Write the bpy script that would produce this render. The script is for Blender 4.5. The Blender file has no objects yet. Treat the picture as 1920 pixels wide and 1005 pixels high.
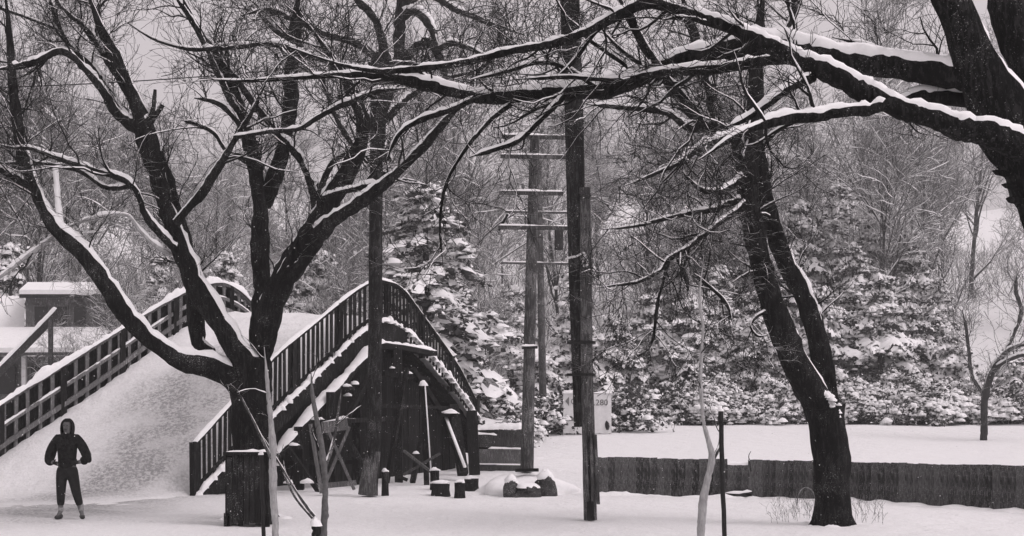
import bpy, math, random
import numpy as np
from mathutils import Vector

# ------------------------------------------------------------------ camera, sky, sun, exposure
S = bpy.context.scene
C = S.collection
F, HX, HY, CAMH = 2600.0, 960.0, 745.0, 2.19      # focal length and horizon in photo pixels, eye height
cam = bpy.data.objects.new('camera', bpy.data.cameras.new('camera'))
C.objects.link(cam)
cam.location = (0, 0, CAMH)
cam.rotation_euler = (math.radians(90), 0, 0)
cam.data.sensor_width = 36.0
cam.data.lens = 36.0 * F / 1920.0
cam.data.shift_y = (HY - 502.5) / 1920.0
cam.data.clip_end = 3000
S.camera = cam

SUN_EL, SUN_AZ = 52.0, 115.0
W = bpy.data.worlds.new('World'); S.world = W; W.use_nodes = True
nt = W.node_tree; nt.nodes.clear()
sky = nt.nodes.new('ShaderNodeTexSky'); sky.sky_type = 'NISHITA'; sky.sun_disc = False
sky.sun_elevation = math.radians(SUN_EL); sky.sun_rotation = math.radians(SUN_AZ)
sky.air_density = 1.0; sky.dust_density = 7.0
bw = nt.nodes.new('ShaderNodeRGBToBW')
mul = nt.nodes.new('ShaderNodeVectorMath'); mul.operation = 'MULTIPLY'
mul.inputs[1].default_value = (1.05, 0.957, 0.995)          # the faint warm cast of the print, a grey snow sky
bg = nt.nodes.new('ShaderNodeBackground'); bg.inputs['Strength'].default_value = 0.15
wo = nt.nodes.new('ShaderNodeOutputWorld')
ov = nt.nodes.new('ShaderNodeMix'); ov.data_type = 'RGBA'          # even overcast cloud over most of the clear sky's gradient
ov.inputs[0].default_value = .75; ov.inputs[7].default_value = (3.3, 3.3, 3.3, 1)
nt.links.new(sky.outputs[0], bw.inputs[0]); nt.links.new(bw.outputs[0], ov.inputs[6]); nt.links.new(ov.outputs[2], mul.inputs[0])
nt.links.new(mul.outputs[0], bg.inputs['Color']); nt.links.new(bg.outputs[0], wo.inputs['Surface'])
sun = bpy.data.objects.new('sun', bpy.data.lights.new('sun', 'SUN')); C.objects.link(sun)
sun.data.energy = 0.55; sun.data.angle = math.radians(25); sun.data.color = (1.0, 0.912, 0.948)
_a, _e = math.radians(SUN_AZ), math.radians(SUN_EL)
_d = Vector((math.sin(_a) * math.cos(_e), math.cos(_a) * math.cos(_e), math.sin(_e)))
sun.rotation_euler = _d.to_track_quat('Z', 'Y').to_euler(); sun.location = (0, 0, 40)
S.view_settings.view_transform = 'Standard'; S.view_settings.look = 'None'
S.view_settings.exposure = 0.55; S.view_settings.gamma = 1.0
S.view_settings.use_curve_mapping = False
S.render.engine = 'CYCLES'
S.cycles.max_bounces = 6; S.cycles.diffuse_bounces = 5; S.cycles.transparent_max_bounces = 4
rng = np.random.default_rng(7)
random.seed(7)
Z = np.array([0., 0., 1.])

# ------------------------------------------------------------------ helpers
def at(px, py, Y):
    return np.array([(px - HX) / F * Y, Y, CAMH - (py - HY) / F * Y])

def nrm(v):
    return v / np.maximum(np.linalg.norm(v, axis=-1, keepdims=True), 1e-9)

class MB:
    """collects vertices and faces, links ONE mesh object"""
    def __init__(s): s.v = []; s.f = []; s.n = 0; s.a = []
    def add(s, v, f, a=None):
        v = np.asarray(v, float).reshape(-1, 3)
        f = np.asarray(f, int)
        s.v.append(v); s.f.append(f + s.n); s.n += len(v)
        if a is not None: s.a.append(np.asarray(a, float))
        return s
    def box(s, c, size, ax=None):
        """ax: 3 orthonormal row vectors"""
        h = np.array(size) / 2
        k = np.array([[-1,-1,-1],[1,-1,-1],[1,1,-1],[-1,1,-1],[-1,-1,1],[1,-1,1],[1,1,1],[-1,1,1]]) * h
        if ax is not None: k = k @ np.array(ax)
        return s.add(k + np.array(c), [[0,3,2,1],[4,5,6,7],[0,1,5,4],[1,2,6,5],[2,3,7,6],[3,0,4,7]])
    def bar(s, p, q, w, t, side=None):
        """box beam from p to q; w along side, t along the third axis"""
        p, q = np.array(p, float), np.array(q, float)
        d = q - p; L = np.linalg.norm(d); d = d / L
        sd = np.cross(d, Z) if side is None else np.array(side, float)
        if np.linalg.norm(sd) < 1e-4: sd = np.array([1., 0, 0])
        sd = nrm(sd - d * np.dot(sd, d)); up = np.cross(sd, d)
        return s.box((p + q) / 2, (w, L, t), [sd, d, up])
    def tubes(s, P, R, k=6, ref=None, cap=True):
        P = np.asarray(P, float); R = np.asarray(R, float)
        if P.ndim == 2: P = P[None]; R = R[None]
        m, n, _ = P.shape
        Sd, U = frames(P, ref)
        th = np.arange(k) * 2 * math.pi / k
        v = P[:, :, None, :] + R[:, :, None, None] * (np.cos(th)[None, None, :, None] * Sd[:, :, None, :] + np.sin(th)[None, None, :, None] * U[:, :, None, :])
        i = (np.arange(m) * n * k)[:, None, None] + (np.arange(n - 1) * k)[None, :, None] + np.arange(k)[None, None, :]
        j = (np.arange(m) * n * k)[:, None, None] + (np.arange(n - 1) * k)[None, :, None] + ((np.arange(k) + 1) % k)[None, None, :]
        f = np.stack([i, j, j + k, i + k], -1).reshape(-1, 4)
        s.add(v.reshape(-1, 3), f)
        if cap and k >= 5:
            for q in range(m):
                for e, o in ((0, -1), (n - 1, 1)):
                    ring = np.arange(k) + q * n * k + e * k
                    c = P[q, e]
                    rv = v[q, e]
                    s.add(np.vstack([rv, c[None]]), [[a, (a + 1) % k, k] if o > 0 else [(a + 1) % k, a, k] for a in range(k)])
        return s
    def build(s, name, mat, parent=None, smooth=True, kind=None, mesh_only=False):
        me = bpy.data.meshes.new(name)
        if s.n:
            v = np.concatenate(s.v); me.vertices.add(len(v)); me.vertices.foreach_set('co', v.ravel())
            ls = np.concatenate([f.ravel() for f in s.f]); st = []; tot = []
            o = 0
            for f in s.f:
                st.append(o + np.arange(len(f)) * f.shape[1]); tot.append(np.full(len(f), f.shape[1])); o += f.size
            st = np.concatenate(st); tot = np.concatenate(tot)
            me.loops.add(len(ls)); me.loops.foreach_set('vertex_index', ls.astype(np.int32))
            me.polygons.add(len(st)); me.polygons.foreach_set('loop_start', st.astype(np.int32))
            me.polygons.foreach_set('loop_total', tot.astype(np.int32))
            me.polygons.foreach_set('use_smooth', np.full(len(st), smooth))
            if s.a:
                at_ = me.attributes.new('grit', 'FLOAT', 'POINT')
                at_.data.foreach_set('value', np.concatenate(s.a).astype(np.float32))
            me.update(calc_edges=True)
        me.materials.append(mat)
        if mesh_only: return me
        o = bpy.data.objects.new(name, me); C.objects.link(o)
        if parent is not None: o.parent = parent
        if kind: o['kind'] = kind
        return o

def frames(P, ref=None):
    T = np.empty_like(P)
    T[:, 1:-1] = P[:, 2:] - P[:, :-2]; T[:, 0] = P[:, 1] - P[:, 0]; T[:, -1] = P[:, -1] - P[:, -2]
    T = nrm(T)
    if ref is None:
        D = np.abs(P[:, -1] - P[:, 0]); ax = np.argmin(D, 1)
        r = np.eye(3)[ax][:, None, :]
    else:
        r = np.broadcast_to(np.array(ref, float), (P.shape[0], 1, 3))
    Sd = nrm(np.cross(T, np.broadcast_to(r, T.shape))); U = np.cross(Sd, T)
    return Sd, U

def snow_strip(mb, P, R, thick=0.8, base=0.01, lim=0.28, seg=7, g=None):
    """a ridge of snow lying on the upper side of branches"""
    g = g or rng
    P = np.asarray(P, float); R = np.asarray(R, float)
    if P.ndim == 2: P = P[None]; R = R[None]
    m, n, _ = P.shape
    T = np.empty_like(P)
    T[:, 1:-1] = P[:, 2:] - P[:, :-2]; T[:, 0] = P[:, 1] - P[:, 0]; T[:, -1] = P[:, -1] - P[:, -2]
    T = nrm(T)
    Sd = np.cross(T, Z); hz = np.linalg.norm(Sd, axis=-1)                       # 1 = level
    Sd = Sd / np.maximum(hz, 1e-3)[..., None]; U = nrm(np.cross(Sd, T))
    wob = g.normal(0, 1, (m, n)); wob = (np.roll(wob, 1, 1) + 2 * wob + np.roll(wob, -1, 1)) / 2.6
    big = np.sin(np.arange(n)[None] * g.uniform(.25, .5, (m, 1)) + g.uniform(0, 6, (m, 1)))
    w = np.clip((hz - lim) / 0.55, 0, 1) * np.clip(1 + (0.38 * wob + .25 * big) * np.where(R > .06, .4, 1.0), 0.1, 1.8)
    w[:, 0] *= .2; w[:, -1] *= .2
    A = np.clip(.76 * np.sqrt(np.clip(w, 0, 1)) * (1 + .2 * g.normal(0, 1, w.shape)), 0.08, 1.05)                    # half angle
    q = np.linspace(-1, 1, seg)
    ang = A[..., None] * q
    h = (R * thick + base) * np.clip(w, 0, 1.35)
    rad = R[..., None] * np.where(np.abs(q) > .99, .93, 1.0) + h[..., None] * (1 - np.abs(q) ** 3)
    rad = np.where(w[..., None] < .05, R[..., None] * .85, rad)
    rad = rad + g.normal(0, 1, rad.shape) * np.minimum(R[..., None] * .10, .018) * (w[..., None] > .05) * (np.abs(q) < .9)
    v = P[:, :, None, :] + rad[..., None] * (np.sin(ang)[..., None] * Sd[:, :, None, :] + np.cos(ang)[..., None] * U[:, :, None, :])
    i = (np.arange(m) * n * seg)[:, None, None] + (np.arange(n - 1) * seg)[None, :, None] + np.arange(seg - 1)[None, None, :]
    mb.add(v.reshape(-1, 3), np.stack([i, i + 1, i + 1 + seg, i + seg], -1).reshape(-1, 4))

def catmull(pts, n_per=8):
    p = np.asarray(pts, float)
    q = np.vstack([2 * p[0] - p[1], p, 2 * p[-1] - p[-2]])
    out = []
    for i in range(1, len(q) - 2):
        t = np.linspace(0, 1, n_per, endpoint=False)[:, None]
        a, b, c, d = q[i - 1], q[i], q[i + 1], q[i + 2]
        out.append(0.5 * (2 * b + (c - a) * t + (2 * a - 5 * b + 4 * c - d) * t ** 2 + (3 * b - a - 3 * c + d) * t ** 3))
    out.append(p[-1][None])
    return np.vstack(out)

def spawn(P, R, c, tmin, L, spread=1.0, fwd=0.7, up=0.15, n=5, rmul=.55, rmin=.003, jit=.18, bend=.12, tmax=1.0, g=None):
    """c children on every parent polyline, at random places along it"""
    g = g or rng
    m, k, _ = P.shape
    idx = np.repeat(np.arange(m), c)
    t = g.uniform(tmin, tmax, len(idx)) * (k - 1)
    i = np.minimum(t.astype(int), k - 2); fr = (t - i)[:, None]
    a, b = P[idx, i], P[idx, i + 1]
    pos = a + (b - a) * fr; T = nrm(b - a)
    r0 = (R[idx, i] * (1 - fr[:, 0]) + R[idx, i + 1] * fr[:, 0]) * rmul * g.uniform(.6, 1.1, len(idx))
    r0 = np.maximum(r0, rmin)
    rd = g.normal(0, 1, (len(idx), 3)); rd = nrm(rd - T * np.sum(rd * T, 1, keepdims=True))
    d = nrm(T * fwd + rd * spread + Z * up)
    ln = L * g.uniform(.45, 1.2, len(idx))
    pts = [pos]; cur = d
    for s in range(1, n):
        cur = nrm(cur + g.normal(0, jit, d.shape) + Z * bend * up)
        pts.append(pts[-1] + cur * (ln / (n - 1))[:, None])
    Pn = np.stack(pts, 1)
    tp = np.linspace(1, .3, n)
    Rn = np.maximum(r0[:, None] * tp[None], rmin * .8)
    return Pn, Rn

# ------------------------------------------------------------------ naming
def tag(o, label, cat, group=None):
    o['label'] = label; o['category'] = cat
    if group: o['group'] = group
    return o
def thing(name, label, cat, loc=(0, 0, 0), group=None):
    o = bpy.data.objects.new(name, None); C.objects.link(o); o.location = tuple(loc); o.empty_display_size = .3
    return tag(o, label, cat, group)
def place(o, parent):
    """parent o (built in world coordinates) under a thing, keeping where it stands"""
    o.parent = parent
    o.matrix_parent_inverse = parent.matrix_basis.inverted()
    return o
def link(name, me, parent, loc=None, rot=None, scale=None, kind=None):
    o = bpy.data.objects.new(name, me); C.objects.link(o)
    if loc is not None: o.location = tuple(loc)
    if rot is not None: o.rotation_euler = rot
    if scale is not None: o.scale = scale
    if parent is not None: place(o, parent)
    if kind: o['kind'] = kind
    return o
def chunk(parent, name, mb, mat, smooth=True, kind=None):
    o = mb.build(name, mat, None, smooth, kind)
    return place(o, parent) if parent is not None else o

# ------------------------------------------------------------------ materials
def mat(name, col, rough=.85, nscale=8., namp=.3, bump=.3, bdist=.02, stretch=(1, 1, 1), spec=.04, fine=0.):
    m = bpy.data.materials.new(name); m.use_nodes = True
    t = m.node_tree; b = t.nodes['Principled BSDF']
    b.inputs['Roughness'].default_value = rough; b.inputs['Specular IOR Level'].default_value = spec
    tc = t.nodes.new('ShaderNodeTexCoord'); mp = t.nodes.new('ShaderNodeMapping'); mp.inputs['Scale'].default_value = stretch
    t.links.new(tc.outputs['Object'], mp.inputs['Vector'])
    nz = t.nodes.new('ShaderNodeTexNoise'); nz.inputs['Scale'].default_value = nscale; nz.inputs['Detail'].default_value = 6; nz.inputs['Roughness'].default_value = .65
    t.links.new(mp.outputs[0], nz.inputs['Vector'])
    mr = t.nodes.new('ShaderNodeMapRange'); mr.inputs['From Min'].default_value = .3; mr.inputs['From Max'].default_value = .7
    mr.inputs['To Min'].default_value = 1 - namp; mr.inputs['To Max'].default_value = 1 + namp
    t.links.new(nz.outputs['Fac'], mr.inputs['Value'])
    mx = t.nodes.new('ShaderNodeVectorMath'); mx.operation = 'SCALE'
    mx.inputs[0].default_value = (col, col, col) if not isinstance(col, tuple) else col
    t.links.new(mr.outputs[0], mx.inputs['Scale']); t.links.new(mx.outputs[0], b.inputs['Base Color'])
    bp = t.nodes.new('ShaderNodeBump'); bp.inputs['Strength'].default_value = bump; bp.inputs['Distance'].default_value = bdist
    t.links.new(nz.outputs['Fac'], bp.inputs['Height']); t.links.new(bp.outputs[0], b.inputs['Normal'])
    return m
def speck(m, amount, scale=60., tone=.55, stretch=(1, 1, 1)):
    """flecks of wind-blown snow caught in rough bark or timber"""
    t = m.node_tree; b = t.nodes['Principled BSDF']; tc = t.nodes.new('ShaderNodeTexCoord')
    n1 = t.nodes.new('ShaderNodeTexNoise'); n1.inputs['Scale'].default_value = scale; n1.inputs['Detail'].default_value = 3; n1.inputs['Roughness'].default_value = .7
    n2 = t.nodes.new('ShaderNodeTexNoise'); n2.inputs['Scale'].default_value = 2.3; n2.inputs['Detail'].default_value = 3
    mp = t.nodes.new('ShaderNodeMapping'); mp.inputs['Scale'].default_value = stretch; t.links.new(tc.outputs['Object'], mp.inputs['Vector'])
    t.links.new(mp.outputs[0], n1.inputs['Vector']); t.links.new(tc.outputs['Object'], n2.inputs['Vector'])
    ad = t.nodes.new('ShaderNodeMath'); ad.operation = 'MULTIPLY_ADD'; ad.inputs[1].default_value = .35; t.links.new(n2.outputs['Fac'], ad.inputs[0]); t.links.new(n1.outputs['Fac'], ad.inputs[2])
    mr = t.nodes.new('ShaderNodeMapRange'); mr.inputs['From Min'].default_value = .83 - amount; mr.inputs['From Max'].default_value = .93 - amount
    t.links.new(ad.outputs[0], mr.inputs['Value'])
    src = b.inputs['Base Color'].links[0].from_socket
    mix = t.nodes.new('ShaderNodeMix'); mix.data_type = 'RGBA'; t.links.new(mr.outputs[0], mix.inputs[0]); t.links.new(src, mix.inputs[6]); mix.inputs[7].default_value = (tone, tone, tone, 1)
    t.links.new(mix.outputs[2], b.inputs['Base Color'])
def mat_snowed(name, col, lo=.45, hi=.75, nscale=6., cover=.5, snow=.8):
    """bark or twigs with snow lying on what faces up"""
    m = mat(name, col, .9, 14., .4, .3, .01)
    t = m.node_tree; b = t.nodes['Principled BSDF']
    ge = t.nodes.new('ShaderNodeNewGeometry'); sx = t.nodes.new('ShaderNodeSeparateXYZ'); t.links.new(ge.outputs['Normal'], sx.inputs[0])
    nz = t.nodes.new('ShaderNodeTexNoise'); nz.inputs['Scale'].default_value = nscale; nz.inputs['Detail'].default_value = 4
    tc = t.nodes.new('ShaderNodeTexCoord'); t.links.new(tc.outputs['Object'], nz.inputs['Vector'])
    ad = t.nodes.new('ShaderNodeMath'); ad.operation = 'MULTIPLY_ADD'; ad.inputs[1].default_value = 1.4; ad.inputs[2].default_value = -.7 + (cover - .5)
    t.links.new(nz.outputs['Fac'], ad.inputs[0])
    su = t.nodes.new('ShaderNodeMath'); su.operation = 'ADD'; t.links.new(sx.outputs['Z'], su.inputs[0]); t.links.new(ad.outputs[0], su.inputs[1])
    mr = t.nodes.new('ShaderNodeMapRange'); mr.inputs['From Min'].default_value = lo; mr.inputs['From Max'].default_value = hi
    t.links.new(su.outputs[0], mr.inputs['Value'])
    src = b.inputs['Base Color'].links[0].from_socket
    mix = t.nodes.new('ShaderNodeMix'); mix.data_type = 'RGBA'
    t.links.new(mr.outputs[0], mix.inputs[0]); t.links.new(src, mix.inputs[6]); mix.inputs[7].default_value = (snow, snow, snow, 1)
    t.links.new(mix.outputs[2], b.inputs['Base Color'])
    return m
def mat_ground(name):
    """snow, with trodden gritty patches given by the mesh attribute 'grit'"""
    m = mat(name, .8, .8, 16., .07, .6, .03)
    t = m.node_tree; b = t.nodes['Principled BSDF']
    nb = t.nodes.new('ShaderNodeTexNoise'); nb.inputs['Scale'].default_value = 1.6; nb.inputs['Detail'].default_value = 5; nb.inputs['Roughness'].default_value = .6
    b2 = t.nodes.new('ShaderNodeBump'); b2.inputs['Strength'].default_value = .7; b2.inputs['Distance'].default_value = .16
    t.links.new(nb.outputs['Fac'], b2.inputs['Height']); old = b.inputs['Normal'].links[0].from_node; t.links.new(b2.outputs[0], old.inputs['Normal'])
    a = t.nodes.new('ShaderNodeAttribute'); a.attribute_name = 'grit'
    tc = t.nodes.new('ShaderNodeTexCoord')
    n1 = t.nodes.new('ShaderNodeTexNoise'); n1.inputs['Scale'].default_value = 13; n1.inputs['Detail'].default_value = 5; n1.inputs['Roughness'].default_value = .75
    n2 = t.nodes.new('ShaderNodeTexNoise'); n2.inputs['Scale'].default_value = 1.1; n2.inputs['Detail'].default_value = 4
    for q in (n1, n2, nb): t.links.new(tc.outputs['Object'], q.inputs['Vector'])
    r1 = t.nodes.new('ShaderNodeMapRange'); r1.inputs['From Min'].default_value = .42; r1.inputs['From Max'].default_value = .62
    r2 = t.nodes.new('ShaderNodeMapRange'); r2.inputs['From Min'].default_value = .3; r2.inputs['From Max'].default_value = .6
    t.links.new(n1.outputs['Fac'], r1.inputs['Value']); t.links.new(n2.outputs['Fac'], r2.inputs['Value'])
    m1 = t.nodes.new('ShaderNodeMath'); m1.operation = 'MULTIPLY'; t.links.new(r1.outputs[0], m1.inputs[0]); t.links.new(r2.outputs[0], m1.inputs[1])
    m2 = t.nodes.new('ShaderNodeMath'); m2.operation = 'MULTIPLY'; t.links.new(m1.outputs[0], m2.inputs[0]); t.links.new(a.outputs['Fac'], m2.inputs[1])
    m3 = t.nodes.new('ShaderNodeMath'); m3.operation = 'MULTIPLY_ADD'; m3.inputs[1].default_value = .66; t.links.new(a.outputs['Fac'], m3.inputs[0]); t.links.new(m2.outputs[0], m3.inputs[2]); m3.use_clamp = True
    src = b.inputs['Base Color'].links[0].from_socket
    mix = t.nodes.new('ShaderNodeMix'); mix.data_type = 'RGBA'; t.links.new(m3.outputs[0], mix.inputs[0]); t.links.new(src, mix.inputs[6])
    mix.inputs[7].default_value = (.27, .27, .27, 1); t.links.new(mix.outputs[2], b.inputs['Base Color'])
    return m

M_SNOW = mat('snow', .86, .8, 9., .05, .5, .02)
M_GROUND = mat_ground('ground_snow')
M_BARK = mat('dark_bark', .006, .9, 9., .7, 1.0, .03, (2.2, 2.2, .5))
M_BARK2 = mat('grey_bark', .05, .9, 12., .6, .8, .02, (2, 2, .5))
M_TWIG = mat_snowed('twigs', .014, .7, 1.0, 5., .5)
M_FARTWIG = mat_snowed('far_twigs', .12, .35, .8, 1.3, .58)  # far copy of the twigs, paleness of haze partly put into the colour
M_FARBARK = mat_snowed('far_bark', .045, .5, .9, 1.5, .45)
M_NEEDLE = mat('needles', .06, .85, 2., .5, .1)
M_WOOD = mat('dark_wood', .011, .85, 10., .6, .6, .01, (4, 4, .6))
M_WOOD2 = mat('weathered_wood', .06, .9, 10., .6, .6, .01, (4, 4, .5))
M_GREYWOOD = mat('grey_wood', .13, .9, 10., .4, .5, .01, (4, 4, .6))
M_POLE = mat('pole_wood', .014, .85, 12., .6, .6, .01, (5, 5, .4))
M_POLE2 = mat('pole_wood_pale', .055, .85, 12., .6, .6, .01, (5, 5, .4))
M_BOARDS = mat('wall_boards', .045, .9, 7., .85, .8, .02, (5, 5, 1.0))
M_STEEL = mat('dark_steel', .025, .6, 10., .3, .2)
M_SAP = mat('pale_bark', .33, .9, 12., .35, .3, .01, (2, 2, .6))
M_ROCK = mat('rock', .04, .9, 4., .5, .9, .05)
M_PAINT = mat('white_paint', .72, .6, 5., .1, .1)
M_INK = mat('sign_ink', .16, .8, 30., .5, .1)
M_PLASTER = mat('plaster', .2, .9, 5., .3, .3)
M_GLASS = mat('dark_glass', .02, .15, 3., .2, .05, spec=.5)
M_CLOTH = mat('dark_cloth', .016, .9, 18., .9, 1.0, .03)
M_LEATHER = mat('trouser_cloth', .018, .8, 14., .5, .5, .01, spec=.12)
M_SKIN = mat('skin', .13, .6, 20., .15, .1)
M_SOCK = mat('pale_socks', .28, .9, 25., .3, .4, .005)
M_SHOE = mat('shoes', .05, .6, 12., .3, .2)
M_PORC = mat('porcelain', .6, .3, 5., .05, .05)
M_STRAW = mat('dry_stems', .18, .9, 10., .3, .1)

def vary(m, lo=.5, hi=1.9):
    """each board its own tone"""
    t = m.node_tree; b = t.nodes['Principled BSDF']; oi = t.nodes.new('ShaderNodeObjectInfo')
    mr = t.nodes.new('ShaderNodeMapRange'); mr.inputs['To Min'].default_value = lo; mr.inputs['To Max'].default_value = hi; t.links.new(oi.outputs['Random'], mr.inputs['Value'])
    src = b.inputs['Base Color'].links[0].from_socket
    sc = t.nodes.new('ShaderNodeVectorMath'); sc.operation = 'SCALE'; t.links.new(src, sc.inputs[0]); t.links.new(mr.outputs[0], sc.inputs['Scale']); t.links.new(sc.outputs[0], b.inputs['Base Color'])
vary(M_BOARDS, .4, 2.0); vary(M_WOOD, .6, 1.7); vary(M_WOOD2, .5, 1.6)
for m_, a_, t_ in ((M_BARK, .16, .024), (M_BARK2, .16, .13), (M_WOOD, .12, .04), (M_POLE, .16, .045), (M_POLE2, .16, .14), (M_BOARDS, .16, .11), (M_GREYWOOD, .1, .3)): speck(m_, a_, 26., t_, (1, 1, .18))
for m_, a_ in ((M_BARK, .005), (M_BARK2, .04), (M_WOOD, -.015), (M_WOOD2, .03), (M_POLE, .01), (M_POLE2, .03), (M_BOARDS, .04), (M_GREYWOOD, .05), (M_ROCK, .07)): speck(m_, a_)
# ------------------------------------------------------------------ terrain
def sstep(a, b, x):
    t = np.clip((x - a) / (b - a), 0, 1); return t * t * (3 - 2 * t)
def gz(x, y):
    x = np.asarray(x, float); y = np.asarray(y, float)
    z = 1.0 * sstep(36, 68, y) + .3 * sstep(66, 74, y)
    z = z + np.maximum(y - 73, 0) * .27 * sstep(72, 84, y) * (1 - .5 * sstep(150, 260, y)) + 0
    z = z + .025 * np.sin(x * .9 + y * .4) * np.sin(y * .7 - x * .23) + .012 * np.sin(x * 2.7 + 1) * np.sin(y * 2.1)
    z = z + (.6 * np.sin(x * .07 + 1) + .4 * np.sin(x * .19)) * sstep(76, 110, y) * 1.5
    return z
def g1(x, y): return float(gz(x, y))

xs = np.unique(np.concatenate([np.linspace(-148, -60, 12), np.linspace(-60, -16, 45), np.linspace(-16, 16, 161), np.linspace(16, 60, 45), np.linspace(60, 148, 12)]))
ys = np.unique(np.concatenate([np.linspace(-24, 14, 14), np.linspace(14, 46, 161), np.linspace(46, 120, 75), np.linspace(120, 300, 30)]))
gx, gy = np.meshgrid(xs, ys)
g_z = gz(gx, gy)
nx, ny = len(xs), len(ys)
g_z = g_z + np.random.default_rng(4).normal(0, .006, g_z.shape) * ((gy > 14) & (gy < 46))
ii = (np.arange(ny - 1)[:, None] * nx + np.arange(nx - 1)[None]).ravel()
def grit_at(x, y):
    a = np.exp(-((x + 8.3 + (31 - y) * .10) / 1.9) ** 2) * sstep(21, 27, y) * (1 - sstep(33, 36, y))
    b = .45 * np.exp(-((x + 5.6) / 1.2) ** 2 - ((y - 24.6) / .8) ** 2)
    return np.clip(a * .8 + b, 0, 1)
gm = MB(); gm.add(np.stack([gx, gy, g_z], -1).reshape(-1, 3), np.stack([ii, ii + 1, ii + 1 + nx, ii + nx], -1), grit_at(gx, gy).ravel())
gm.build('snowy_ground', M_GROUND, None, True, 'structure')

# ------------------------------------------------------------------ footbridge
br = thing('footbridge', 'steep wooden arched footbridge deep in snow at the left', 'footbridge', at(560, 760, 34))
def curve3(pts, n=12):
    return catmull([at(*p) for p in pts], n)
RB = curve3([(365, 926, 30.8), (440, 845, 31.9), (520, 765, 33.1), (600, 690, 34.4), (660, 632, 35.3), (700, 606, 35.9), (722, 603, 36.2), (752, 618, 37), (797, 661, 38.2), (832, 702, 39.2), (860, 738, 40.1), (893, 786, 41.2)])
RT = curve3([(365, 829, 30.8), (440, 747, 31.9), (520, 662, 33.1), (600, 596, 34.4), (660, 548, 35.3), (700, 526, 35.9), (722, 527, 36.2), (752, 541, 37), (795, 597, 38.2), (832, 648, 39.2), (860, 691, 40.1), (890, 748, 41.2)])
LB = curve3([(-170, 965, 29.6), (-90, 912, 31.2), (0, 850, 33), (100, 783, 34), (200, 715, 35), (280, 655, 36), (350, 606, 36.7), (405, 590, 37.3), (440, 600, 38), (475, 622, 39), (540, 690, 41), (600, 760, 42.6), (650, 830, 44)])
LT = curve3([(-170, 868, 29.6), (-90, 815, 31.2), (0, 757, 33), (100, 695, 34), (200, 633, 35), (280, 583, 36), (350, 545, 36.7), (405, 529, 37.3), (440, 541, 38), (475, 572, 39), (540, 625, 41), (600, 690, 42.6), (650, 765, 44)])
RB[0, 2] = 0; LB[0, 2] = 0
# snow covered deck: loft between the two edges, crowned and lumpy
nseg = 18
RBX = np.vstack([RB, RB[-1][None] + (np.array(at(940, 845, 42.6)) - RB[-1])[None] * np.linspace(0, 1, len(LB) - len(RB) + 1)[1:, None]])
n = len(RBX)
uu = np.linspace(0, 1, nseg)
D = LB[:, None, :] * (1 - uu)[None, :, None] + RBX[:, None, :] * uu[None, :, None]
cr = .16 * np.sin(uu * math.pi)
D[:, :, 2] += cr[None] + .03 * np.sin(np.arange(n) * .35)[:, None] * np.sin(uu * 9)[None] + .02
D[0, :, 2] = -.03
D[1:4, :, 2] = D[1:4, :, 2]
toe = []
Tt = nrm((D[3] - D[0]) * np.array([1, 1, 0])).mean(0)
for s_ in (4.2, 3.4, 2.7, 2.0, 1.5, 1.0, .5):
    q = D[0] - Tt * s_; q[:, 2] = gz(q[:, 0], q[:, 1]) - .03 + .10 * (1 - s_ / 4.2) ** 2; toe.append(q)
D[0, :, 2] = .10
D = np.concatenate([np.array(toe), D]); n = len(D)
zz = D[:, :, 2].copy()
for _ in range(6): zz[1:22] = (zz[0:21] + 2 * zz[1:22] + zz[2:23]) / 4
D[:, :, 2] = zz
for c_, lo_ in ((-1, .16), (-2, .05), (0, .10)): D[8:, c_, 2] -= lo_
for c_ in (-1, -2, -3): D[:10, c_, 2] = np.minimum(D[:10, c_, 2], gz(D[:10, c_, 0], D[:10, c_, 1]) + np.linspace(-.04, .10, 10) * (-.5 if c_ == -1 else 1))
D[:, :, 2] += .02 * rng.normal(0, 1, D.shape[:2]) * (np.arange(n) > 4)[:, None]
ai = np.arange(n)
gr = np.exp(-((uu[None] - .60 - .10 * np.sin(ai * .09)[:, None]) / .27) ** 2) * (1 - sstep(46, 70, ai))[:, None] * sstep(0, 8, ai)[:, None]
jj = (np.arange(n - 1)[:, None] * nseg + np.arange(nseg - 1)[None]).ravel()
dm = MB(); dm.add(D.reshape(-1, 3), np.stack([jj, jj + 1, jj + 1 + nseg, jj + nseg], -1), np.clip(gr * .9, 0, 1).ravel())
Db = D.copy(); Db[:, :, 2] -= .22
chunk(br, 'deck_snow', dm, M_GROUND)
jj = jj[jj >= 9 * nseg]
dm = MB(); dm.add(Db.reshape(-1, 3), np.stack([jj, jj + nseg, jj + 1 + nseg, jj + 1], -1)); chunk(br, 'deck', dm, M_WOOD)

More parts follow.
